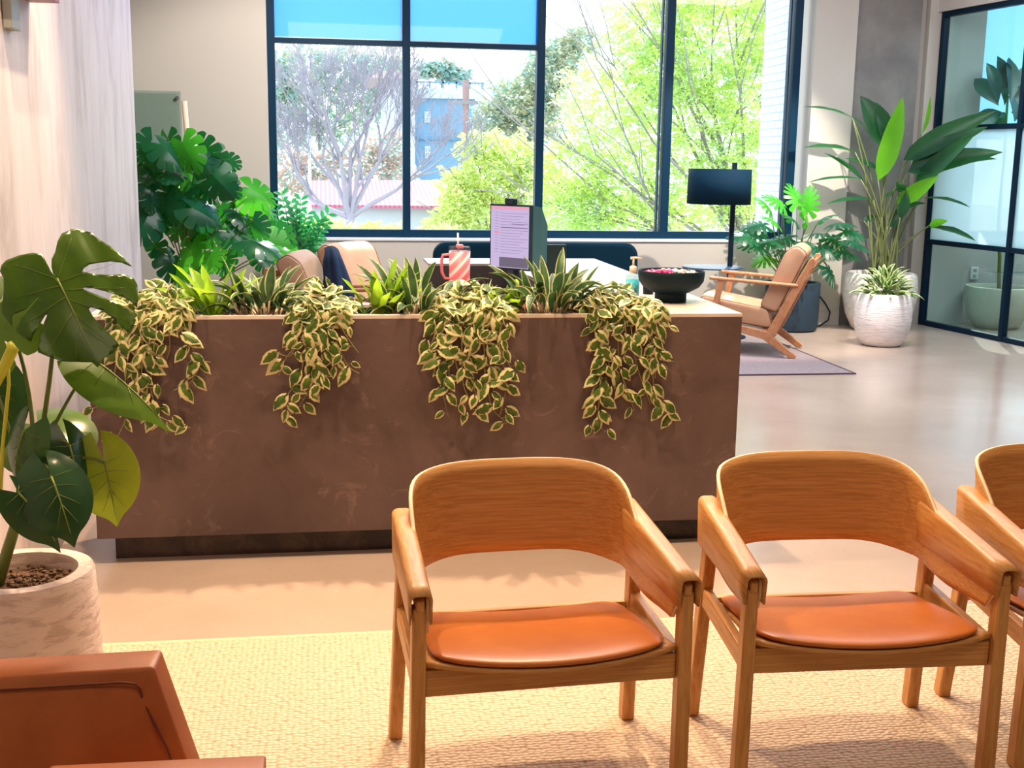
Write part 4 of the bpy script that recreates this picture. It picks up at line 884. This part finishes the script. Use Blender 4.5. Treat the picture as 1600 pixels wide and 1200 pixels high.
for (b_, t_, yo, yt, w, N, kd) in LV:
    yo, yt = min(yo, .0), min(yt, .0) - (.55 if t_[0] > 1500 else .2 if t_[0] > 1455 else 0); a, e = P(b_[0], b_[1], Yb + yo), P(t_[0], t_[1], Yb + yt); T = e - a; L = T.length
    mb = lf if kd == 0 else MB(); lance(mb, a, T, N, L * 1.05, w * 1.55, .35 if kd == 0 else .12, .30, 9, .40, 0, .05)
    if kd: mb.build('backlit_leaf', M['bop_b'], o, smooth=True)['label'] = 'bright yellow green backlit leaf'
    base = stalks0 + V3(r.uniform(-.09, .09), r.uniform(-.08, .08), 0); st.tube(arc(base, a, ((base.x - a.x) * .18, 0, 0)), .011, 6, .005)
for i in range(11):
    base = stalks0 + V3(r.uniform(-.1, .12), r.uniform(-.1, .1), 0); tip = base + V3(r.uniform(-.15, .08), r.uniform(-.16, .0), r.uniform(.45, .8)); st.tube(arc(base, tip, (0, 0, 0)), .010, 6, .005)
    if i % 2: lance(lf, tip, V3(tip.x - base.x, r.uniform(-.4, -.1), .25), V3(0, -.6, .8), r.uniform(.2, .28), .10, .9, .3, 7, .4)
lf.build('foliage', M['bop'], o, smooth=True); st.build('stalk', M['stalk'], o, smooth=True)

# small white pot with aglaonema
sc3 = G(1394, 545, 0) + V3(.005, .215, 0); o = empty('potted_aglaonema', sc3, 'bushy pale green aglaonema in the smaller ribbed white pot in front', 'potted plant')
Rs = .232
pot(o, M['pot_ribbed'], sc3, [(Rs * .62, 0), (Rs * .72, .012), (Rs * .92, .10), (Rs * 1.0, .22), (Rs * .98, .33), (Rs * .90, .425), (Rs * .87, .432)], Rs * .78, .39)
mb = MB(); r = random.Random(77)
for i in range(170):
    a = r.uniform(0, 6.28); e = r.uniform(-.15, 1.4); T = V3(cos(a) * cos(e), sin(a) * cos(e), sin(e)); q = sc3 + V3(T.x * r.uniform(.02, .20), T.y * r.uniform(.02, .18), .40 + .14 * max(0, T.z) * r.uniform(.2, 1.1) + .03)
    lance(mb, q, T + V3(0, 0, .15), V3(-cos(a) * .5, -sin(a) * .5 - .3, 1), r.uniform(.10, .155), .048, r.uniform(.2, 1.1), .3, 5, .42)
mb.build('foliage', M['agla'], o, smooth=True)

# side room: cream bowl planter with fiddle leaf
fc2 = V3(P(1572, 519, 9.95).x, 10.13, 0); o = empty('potted_fiddle_leaf', fc2, 'fiddle leaf fig in a wide cream bowl behind the glass partition', 'potted plant')
Rf = .29; pot(o, M['pot_bowl'], fc2, [(Rf * .62, 0), (Rf * .70, .02), (Rf * .92, .13), (Rf * 1.02, .28), (Rf * 1.03, .37), (Rf * 1.0, .385)], Rf * .93, .35)
tk = MB(); rr_ = random.Random(3); tpts = [fc2 + V3(0, 0, .34)] + [P(1561 + dx, y_, fc2.y) for dx, y_ in ((0, 430), (1, 400), (-1, 370), (0, 340), (3, 300), (8, 250), (10, 200), (14, 150))]
tk.tube(tpts, [.017] * 5 + [.015, .013, .012, .010], 8).build('trunk', M['petiole'], o, smooth=True)
mb = MB()
FL = [((1560, 165), (1528, 120)), ((1560, 160), (1552, 100)), ((1570, 165), (1572, 92)), ((1578, 160), (1590, 86)), ((1565, 175), (1530, 190)), ((1572, 180), (1560, 200)), ((1580, 175), (1610, 190)), ((1588, 150), (1612, 100)), ((1575, 140), (1568, 100)), ((1583, 150), (1600, 150)), ((1562, 185), (1532, 196)), ((1585, 190), (1590, 140))]
for b_, t_ in FL:
    a, e = P(b_[0], b_[1], fc2.y + rr_.uniform(-.15, .15)), P(t_[0], t_[1], fc2.y + rr_.uniform(-.2, .2)); lance(mb, a, e - a, V3(rr_.uniform(-.4, .4), -1, rr_.uniform(-.1, .5)), (e - a).length * 1.05, rr_.uniform(.15, .2), .4, .25, 7, .58)
mb.build('foliage', M['fid'], o, smooth=True)
q0 = P(1600, 432, 10.2); o = empty('acrylic_side_table', V3(q0.x + .05, 10.42, 0), 'clear side table edge glimpsed through the second glass panel', 'side table')
MB().box(q0.x - .08, q0.x + .35, 10.35, 10.6, q0.z - .005, q0.z + .008).build('table_top', M['pane_room'], o)
for s_ in (-.06, .33):
    MB().box(q0.x + s_, q0.x + s_ + .015, 10.37, 10.58, 0, q0.z - .005).build('leg', M['outlet'], o)

# ------------------------------------------------------------------ plants behind the desk, left
mc = V3(P(285, 470, 9.2).x, 9.35, 0); o = empty('tall_monstera', mc, 'tall bushy monstera on a pale pole in front of the left wall', 'potted plant')
pot(o, M['pot_dark'], mc, [(.20, 0), (.24, .1), (.25, .40), (.24, .42)], .21, .38)
r = random.Random(41); lf = MB(); lb = MB(); st = MB()
LM = [(238, 218, 0), (262, 215, 0), (285, 222, 1), (232, 240, 0), (255, 250, 0), (280, 255, 1), (310, 245, 0), (335, 240, 0), (322, 228, 1), (350, 250, 0), (240, 275, 0), (268, 280, 0), (298, 275, 0), (330, 270, 0), (345, 285, 0), (235, 300, 0), (260, 310, 0), (290, 300, 0), (312, 310, 0), (232, 335, 0), (255, 345, 0), (285, 335, 0), (310, 350, 0), (300, 380, 1), (345, 320, 0), (370, 330, 0), (395, 345, 0), (385, 310, 1), (405, 320, 1), (390, 375, 0), (360, 365, 0), (330, 395, 1), (415, 380, 1), (440, 395, 1), (425, 365, 0), (280, 410, 1), (240, 380, 0), (262, 400, 0), (350, 400, 0), (390, 295, 1), (310, 230, 0), (275, 300, 0), (225, 260, 0), (222, 320, 0), (318, 290, 0), (405, 400, 0), (375, 350, 0), (300, 325, 0), (270, 265, 0), (250, 225, 0)]
for px, py, kd in LM:
    q = P(px, py, mc.y + r.uniform(-.5, .10)); T = V3((q.x - mc.x) * 1.2 + r.uniform(-.6, .6), r.uniform(-.7, .1), -r.uniform(.1, 1.0)); sz = r.uniform(.15, .25)
    lobed(lb if kd else lf, q, T, V3(r.uniform(-1.1, 1.1), -.8, r.uniform(-.1, 1.1)), sz, sz * 1.15, 5, .45, .24, r.uniform(.2, .5), r.uniform(0, .25), k=5, per=3, back=150)
    st.tube(arc(mc + V3((q.x - mc.x) * .25, 0, max(.4, q.z - r.uniform(.2, .5))), q, (0, 0, .04)), .006, 5, .004)
lf.build('foliage', M['mon_bg'], o, smooth=True); lb.build('bright_foliage', M['mon_bg2'], o, smooth=True); st.build('stem', M['petiole'], o, smooth=True)
a, b_ = P(288, 158, 9.45), P(300, 300, 9.45); MB().tube([V3(b_.x + .03, 9.45, .38), b_, a], .020, 10).build('support_pole', M['bamboo'], o, smooth=True)

zc = V3(P(462, 470, 9.7).x, 9.98, 0); o = empty('zz_plant', zc, 'dark glossy zz plant beside the left window frame', 'potted plant')
pot(o, M['pot_dark'], zc, [(.15, 0), (.17, .1), (.18, .36), (.17, .38)], .15, .34)
mb = MB(); st = MB(); r = random.Random(51)
for i in range(20):
    px = [440, 455, 452, 470, 432, 480, 495, 505, 512, 500, 462, 475, 448, 490, 485, 510, 440, 428, 468, 456][i]; py = [305, 318, 345, 312, 330, 335, 345, 355, 335, 372, 335, 350, 362, 368, 390, 348, 375, 350, 372, 392][i]
    e = P(px, py, zc.y + r.uniform(-.2, .15)); s0 = zc + V3(r.uniform(-.06, .06), r.uniform(-.06, .06), .34); pts = arc(s0, e, ((s0.x - e.x) * .2, 0, .03), 14); st.tube(pts, .007, 5, .003)
    for k in range(4, 15):
        for sg in (-1, 1):
            t0 = (pts[min(k + 1, 14)] - pts[k - 1]).normalized(); sd = t0.cross(V3(0, -1, .2)).normalized() * sg
            lance(mb, pts[k], sd + t0 * .8 + V3(0, -.2, 0), V3(r.uniform(-.3, .3), -1, .5), r.uniform(.06, .085), .032, .3, .2, 4, .5)
mb.build('foliage', M['zz'], o, smooth=True); st.build('stem', M['petiole'], o, smooth=True)

# glass board on the far wall, wall sconce
gx = P(283, 145, YW).x; gz = P(283, 143, YW).z
o = empty('glass_board', V3(gx - .8, YW - .03, gz - .6), 'clear glass writing board on round standoffs on the left wall', 'glass board')
MB().box(gx - 1.6, gx, YW - .032, YW - .026, gz - 1.1, gz).build('board', M['glassboard'], o)
for dx, dz in ((-.045, -.045), (-1.5, -.045), (-.045, -1.04), (-1.5, -1.04)): MB().lathe([(.014, 0), (.014, .032)], 16, (0, 0, 0), capt=True).build('standoff', M['steel'], None).parent = o
for ch, (dx, dz) in zip([c_ for c_ in o.children if c_.name.startswith('standoff')], ((-.03, -.05), (-1.5, -.05), (-.03, -1.04), (-1.5, -1.04))):
    ch.location = V3(gx + dx, YW - .002, gz + dz) - o.location; ch.rotation_euler = (rad(90), 0, 0)
def WL(px, py):                                # point of the photo on the plaster wall
    d = ray(px, py); t_ = XL / d.x; return V3(0, 0, EYE) + d * t_
s1 = WL(46, 4); s0 = WL(-30, 2)
o = empty('wall_sconce', V3(XL, s1.y - .1, s1.z), 'dark red and grey metal wall sconce at the top left corner', 'wall sconce')
MB().box(XL, XL + .10, s1.y - .42, s1.y, s1.z, s1.z + .03).build('plate', M['red_metal'], o, bevel=.002)
a1_, a2_ = WL(4, 45), WL(18, 49); a3_, a4_ = WL(12, 2), WL(-4, 2)
MB().box(XL + .002, XL + .03, a1_.y, a2_.y, a2_.z, s1.z).build('drop_panel', M['sconce'], o, bevel=.002)

# ------------------------------------------------------------------ outside the window
def crown_mesh(name, blobs, n, size, m, parent, seed=1, shell=.55):
    g = np.random.default_rng(seed); bl_ = np.array(blobs, float); vol = bl_[:, 3] * bl_[:, 5]; pk = g.choice(len(bl_), n, p=vol / vol.sum())
    d = g.normal(size=(n, 3)); d /= np.linalg.norm(d, axis=1)[:, None]; rr2 = g.uniform(shell, 1.0, n) ** .7
    clump_ = .8 + .35 * np.sin(d[:, 0] * 9 + pk) * np.sin(d[:, 2] * 8 + pk * 2); ctr = bl_[pk, :3] + d * bl_[pk, 3:6] * (rr2 * clump_)[:, None] - np.array(parent.location)
    a = g.normal(size=(n, 3)); a[:, 2] *= .6; a /= np.linalg.norm(a, axis=1)[:, None]; b = np.cross(a, g.normal(size=(n, 3))); b /= np.linalg.norm(b, axis=1)[:, None]
    s_ = size * g.uniform(.6, 1.3, n)[:, None]; v = np.stack([ctr - a * s_, ctr - b * s_ * .38, ctr + a * s_, ctr + b * s_ * .38], 1).reshape(-1, 3)
    me = bpy.data.meshes.new(name); me.vertices.add(n * 4); me.vertices.foreach_set('co', v.ravel()); me.loops.add(n * 4); me.loops.foreach_set('vertex_index', np.arange(n * 4)); me.polygons.add(n); me.polygons.foreach_set('loop_start', np.arange(n) * 4); me.polygons.foreach_set('loop_total', np.full(n, 4)); me.update(); me.validate()
    me.materials.append(m); o = bpy.data.objects.new(name, me); COL.objects.link(o); o.parent = parent; return o
def branches(mb, p, d, L, r_, depth, rg, spread=.55, mn=.004):
    k = 4; pts = [p]; dd = d.copy()
    for i in range(k): dd = (dd + V3(rg.uniform(-1, 1), rg.uniform(-1, 1), rg.uniform(-.6, .8)) * .13).normalized(); pts.append(pts[-1] + dd * (L / k))
    mb.tube(pts, r_, 5 if r_ > .03 else 3, max(mn, r_ * .66), cap=False)
    if depth > 0:
        for i in range(rg.choice((2, 3, 3))):
            ax = V3(rg.uniform(-1, 1), rg.uniform(-1, 1), rg.uniform(-.3, 1.0)); nd = (dd + ax * spread).normalized(); branches(mb, pts[rg.choice((2, 3, 4, 4))], nd, L * rg.uniform(.62, .85), max(mn, r_ * .6), depth - 1, rg, spread, mn)
def treem(name, c1, c2, tr=.6): return leafm(name, c1, c2, .6, tr, tuple(min(1, x * 1.35) for x in c1), .9)
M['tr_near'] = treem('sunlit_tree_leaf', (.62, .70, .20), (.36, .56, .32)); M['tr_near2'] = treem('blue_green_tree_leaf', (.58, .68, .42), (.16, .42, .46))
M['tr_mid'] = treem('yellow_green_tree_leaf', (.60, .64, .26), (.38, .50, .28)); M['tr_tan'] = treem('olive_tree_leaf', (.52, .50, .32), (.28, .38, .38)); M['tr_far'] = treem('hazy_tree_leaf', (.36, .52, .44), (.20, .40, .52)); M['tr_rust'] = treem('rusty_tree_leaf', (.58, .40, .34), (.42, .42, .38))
M['bark'] = mat('grey_bark', (.30, .27, .28), .9); M['bark_pale'] = mat('pale_bark', (.36, .33, .40), .9)
struct('ground', MB().box(-60, 80, 10.95, 140, -3.2, -3), mat('pale_ground', (.42, .42, .38), .9))
def tree(name, label, Yt, blobs, n, size, m, m2=None, seed=1, trunk_px=None, group=None, bd=4, thick=.16):
    bb = []
    for (px, py, rx, rz) in blobs: q = P(px, py, Yt); s_ = Yt / FPX; bb.append((q.x, q.y + random.Random(px).uniform(-.3, .3) * rx * s_, q.z, rx * s_, rx * s_ * .8, rz * s_))
    tx_ = P(trunk_px or blobs[0][0], 300, Yt).x; o = empty(name, V3(tx_, Yt, -3), label, 'tree', group)
    half = n // 2; crown_mesh('foliage', bb, half if m2 else n, size, m, o, seed)
    if m2: crown_mesh('foliage', [(b[0], b[1] + .3, b[2], *b[3:]) for b in bb], half, size, m2, o, seed + 50)
    rg = random.Random(seed); mb = MB(); cz = min(b[2] for b in bb); thick *= .7; mb.tube([(tx_, Yt, -3), (tx_ + .1, Yt, (cz - 3) / 2), (tx_, Yt, cz)], thick, 8, thick * .7)
    for b in bb: branches(mb, V3(tx_, Yt, cz - .5), (V3(b[0], b[1], b[2]) - V3(tx_, Yt, cz - .5)).normalized(), (V3(b[0], b[1], b[2]) - V3(tx_, Yt, cz)).length * .7 + .4, thick * .26, bd - 2, rg)
    mb.build('trunk', M['bark'], o, smooth=True); return o
tg = 'trees outside the window'
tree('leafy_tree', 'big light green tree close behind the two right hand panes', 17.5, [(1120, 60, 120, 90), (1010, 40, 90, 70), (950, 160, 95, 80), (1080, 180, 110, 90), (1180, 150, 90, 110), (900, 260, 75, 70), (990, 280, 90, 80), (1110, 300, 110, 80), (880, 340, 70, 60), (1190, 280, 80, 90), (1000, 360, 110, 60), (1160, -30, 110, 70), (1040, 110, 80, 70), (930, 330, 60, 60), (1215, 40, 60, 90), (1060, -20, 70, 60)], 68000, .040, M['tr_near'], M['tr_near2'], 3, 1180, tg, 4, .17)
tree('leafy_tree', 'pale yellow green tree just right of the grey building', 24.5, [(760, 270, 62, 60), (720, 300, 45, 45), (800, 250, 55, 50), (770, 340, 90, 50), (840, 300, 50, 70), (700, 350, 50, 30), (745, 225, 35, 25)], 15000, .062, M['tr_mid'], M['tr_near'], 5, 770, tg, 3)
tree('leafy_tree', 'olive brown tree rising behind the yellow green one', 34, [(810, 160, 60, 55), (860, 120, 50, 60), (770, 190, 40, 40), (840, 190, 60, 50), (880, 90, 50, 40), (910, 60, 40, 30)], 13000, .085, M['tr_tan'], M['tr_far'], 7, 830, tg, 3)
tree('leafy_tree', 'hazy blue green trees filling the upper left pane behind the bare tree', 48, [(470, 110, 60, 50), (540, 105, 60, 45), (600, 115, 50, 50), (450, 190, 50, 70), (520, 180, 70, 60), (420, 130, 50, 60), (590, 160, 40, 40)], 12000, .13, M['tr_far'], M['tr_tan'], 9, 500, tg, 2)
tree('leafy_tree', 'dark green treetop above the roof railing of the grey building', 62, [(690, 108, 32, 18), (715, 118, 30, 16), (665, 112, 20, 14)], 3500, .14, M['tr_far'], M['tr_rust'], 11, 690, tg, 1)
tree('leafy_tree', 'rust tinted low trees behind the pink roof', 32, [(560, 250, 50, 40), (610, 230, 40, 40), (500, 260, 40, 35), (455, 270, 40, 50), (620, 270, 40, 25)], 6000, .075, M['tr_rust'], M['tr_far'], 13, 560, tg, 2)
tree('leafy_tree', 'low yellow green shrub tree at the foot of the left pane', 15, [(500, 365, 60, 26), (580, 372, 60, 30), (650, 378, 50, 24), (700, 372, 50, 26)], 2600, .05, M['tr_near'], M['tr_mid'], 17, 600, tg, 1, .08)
q = P(547, 330, 18.8); o = empty('bare_tree', V3(q.x, 18.8, -3), 'leafless pale grey tree spreading across the left pane', 'tree')
mb = MB(); rg = random.Random(19); mb.tube([(q.x, 18.8, -3), (q.x + .05, 18.8, -1), (q.x, 18.8, q.z)], .09, 8, .07)
for dx, dz, L in ((-.45, 1, .95), (.05, 1, 1.0), (.5, .9, .95), (-.9, .4, .8), (.85, .5, .85), (-.15, 1, 1.0), (.25, 1, .9)): branches(mb, V3(q.x, 18.8, q.z - .1), V3(dx, rg.uniform(-.4, .4), dz).normalized(), L, .045, 6, rg, .65, .004)
mb.build('trunk', M['bark_pale'], o, smooth=True)
# pale building with a railed roof
YB = 40; bm1 = mat('shade_blue_render', (.16, .30, .46), .8); bm2 = mat('pale_render', (.5, .52, .58), .8); rl = mat('railing_blue', (.10, .25, .38), .5)  # main wall colour carries the blue of its shaded face
def BX(px, py): p_ = P(px, py, YB); return p_.x, p_.z
bx0, bz1 = BX(648, 152); bx1, _ = BX(742, 152); ax0, az1 = BX(606, 124); 
o = empty('grey_building', V3((bx0 + bx1) / 2, YB + 2, -3), 'blue grey building with a railed roof terrace beyond the left panes', 'building')
MB().box(bx0, bx1, YB, YB + 5, -3, bz1).build('wall', bm1, o); MB().box(ax0, bx0 - .02, YB - .4, YB + 5, -3, az1).build('side_wing', bm2, o)
MB().box(ax0 - .6, bx0 + .1, YB - .7, YB + 5.2, az1, az1 + .22).build('roof', mat('rust_roof', (.55, .42, .42), .8), o)
MB().box(bx0 - .05, bx1 + .3, YB - .15, YB, bz1 - .02, bz1 + .30).build('parapet', mat('pale_blue_parapet', (.5, .68, .78), .7), o)
rb = MB(); zr1 = BX(700, 128)[1]
for i in range(6): x = lerp(bx0 + .05, bx1 + .25, i / 5); rb.box(x - .03, x + .03, YB - .1, YB - .04, bz1 + .3, zr1)
rb.box(bx0, bx1 + .3, YB - .1, YB - .05, zr1 - .05, zr1); 
for i in range(26): x = lerp(bx0, bx1 + .3, i / 25); rb.box(x - .008, x + .008, YB - .09, YB - .07, bz1 + .3, zr1)
rb.build('railing', rl, o)
for (px, py, w, h) in ((668, 183, 4.5, 8), (668, 238, 4, 9)):
    cx_, cz_ = BX(px, py); s_ = YB / FPX; wn = MB().box(cx_ - w * s_, cx_ + w * s_, YB - .05, YB, cz_ - h * s_, cz_ + h * s_).build('window', mat('pale_window_frame', (.8, .84, .88), .5), o)
    pn = MB()
    for ii in (-1, 1):
        for jj in (-1, 1): pn.box(cx_ + ii * w * s_ * .5 - w * s_ * .36, cx_ + ii * w * s_ * .5 + w * s_ * .36, YB - .07, YB - .04, cz_ + jj * h * s_ * .48 - h * s_ * .38, cz_ + jj * h * s_ * .48 + h * s_ * .38)
    p2 = pn.build('pane', mat('grey_pane', (.35, .45, .55), .3), o); p2.parent = wn; p2.location = o.location - o.location
z_ = BX(690, 216)[1]; MB().box(bx0, bx1, YB - .08, YB, z_ - .05, z_).build('floor_band', rl, o)
# pink metal roof
YR = 29; r0, r1 = P(486, 284, YR), P(760, 283, YR); r2 = P(486, 322, YR - 3)
m = mat('pink_metal_roof', (.72, .30, .36), .6); t, n, l, b = nt(m); wv = n.new('ShaderNodeTexWave'); wv.inputs['Scale'].default_value = 3.2; l.new(coords(m), wv.inputs['Vector']); setc(m, ramp(m, wv.outputs['Fac'], [(.2, (.42, .08, .17)), (.6, (.56, .16, .25))]))
o = empty('low_shed', V3((r0.x + r1.x) / 2, YR - 1, -3), 'long low shed with a pink ribbed metal roof behind the bare tree', 'shed')
MB().add([(r0.x, YR, r0.z), (r1.x, YR, r1.z), (r1.x, YR - 3, r2.z), (r0.x, YR - 3, r2.z)], [(0, 1, 2, 3)]).build('roof', m, o, solid=.06)
MB().box(r0.x, r1.x, YR - 2.8, YR - .2, -3, r2.z + .0).build('wall', bm2, o)
p0 = P(481, 80, 19); MB_ = MB().tube([(P(484, 330, 19).x, 19, -3), (p0.x, 19, p0.z)], .028, 8, .022).build('light_pole', mat('white_pole', (.75, .85, .95), .4), smooth=True); tag(MB_, 'slim white lamp pole outside the left pane', 'pole')
p0 = P(728, 125, 36); p1 = P(730, 215, 36); o = empty('utility_pole', V3(p1.x, 36, -3), 'wooden utility pole right of the grey building', 'pole')
MB().tube([(p1.x, 36, -3), (p0.x, 36, p0.z)], .10, 8).build('pole', mat('brown_pole', (.35, .22, .22), .8), o); MB().box(p0.x - .5, p0.x + .5, 35.9, 36, p0.z - .7, p0.z - .6).build('crossarm', M['bark'], o)

# pieces that belong to a part hang under that part (all parts share their thing's frame)
def under(child, part):
    for o in list(bpy.data.objects):
        if o.name.split('.')[0] == child and o.parent is not None:
            c = [p for p in o.parent.children if p.name.split('.')[0] == part]
            if c and o.parent.type == 'EMPTY': o.parent = c[0]
for a, b in (('soil', 'pot'), ('bark_chips', 'pot'), ('lid_slider', 'lid'), ('straw', 'lid'), ('gel', 'bottle'), ('pump', 'collar'), ('screen', 'bezel'), ('webcam', 'bezel'), ('hem_bar', 'cloth'), ('socket', 'cover_plate'), ('railing', 'parapet'), ('pull_cord', 'lamp_shade'), ('planter_soil', 'planter_trough'), ('crossarm', 'pole'), ('rolled_leaf', 'young_stalk')): under(a, b)
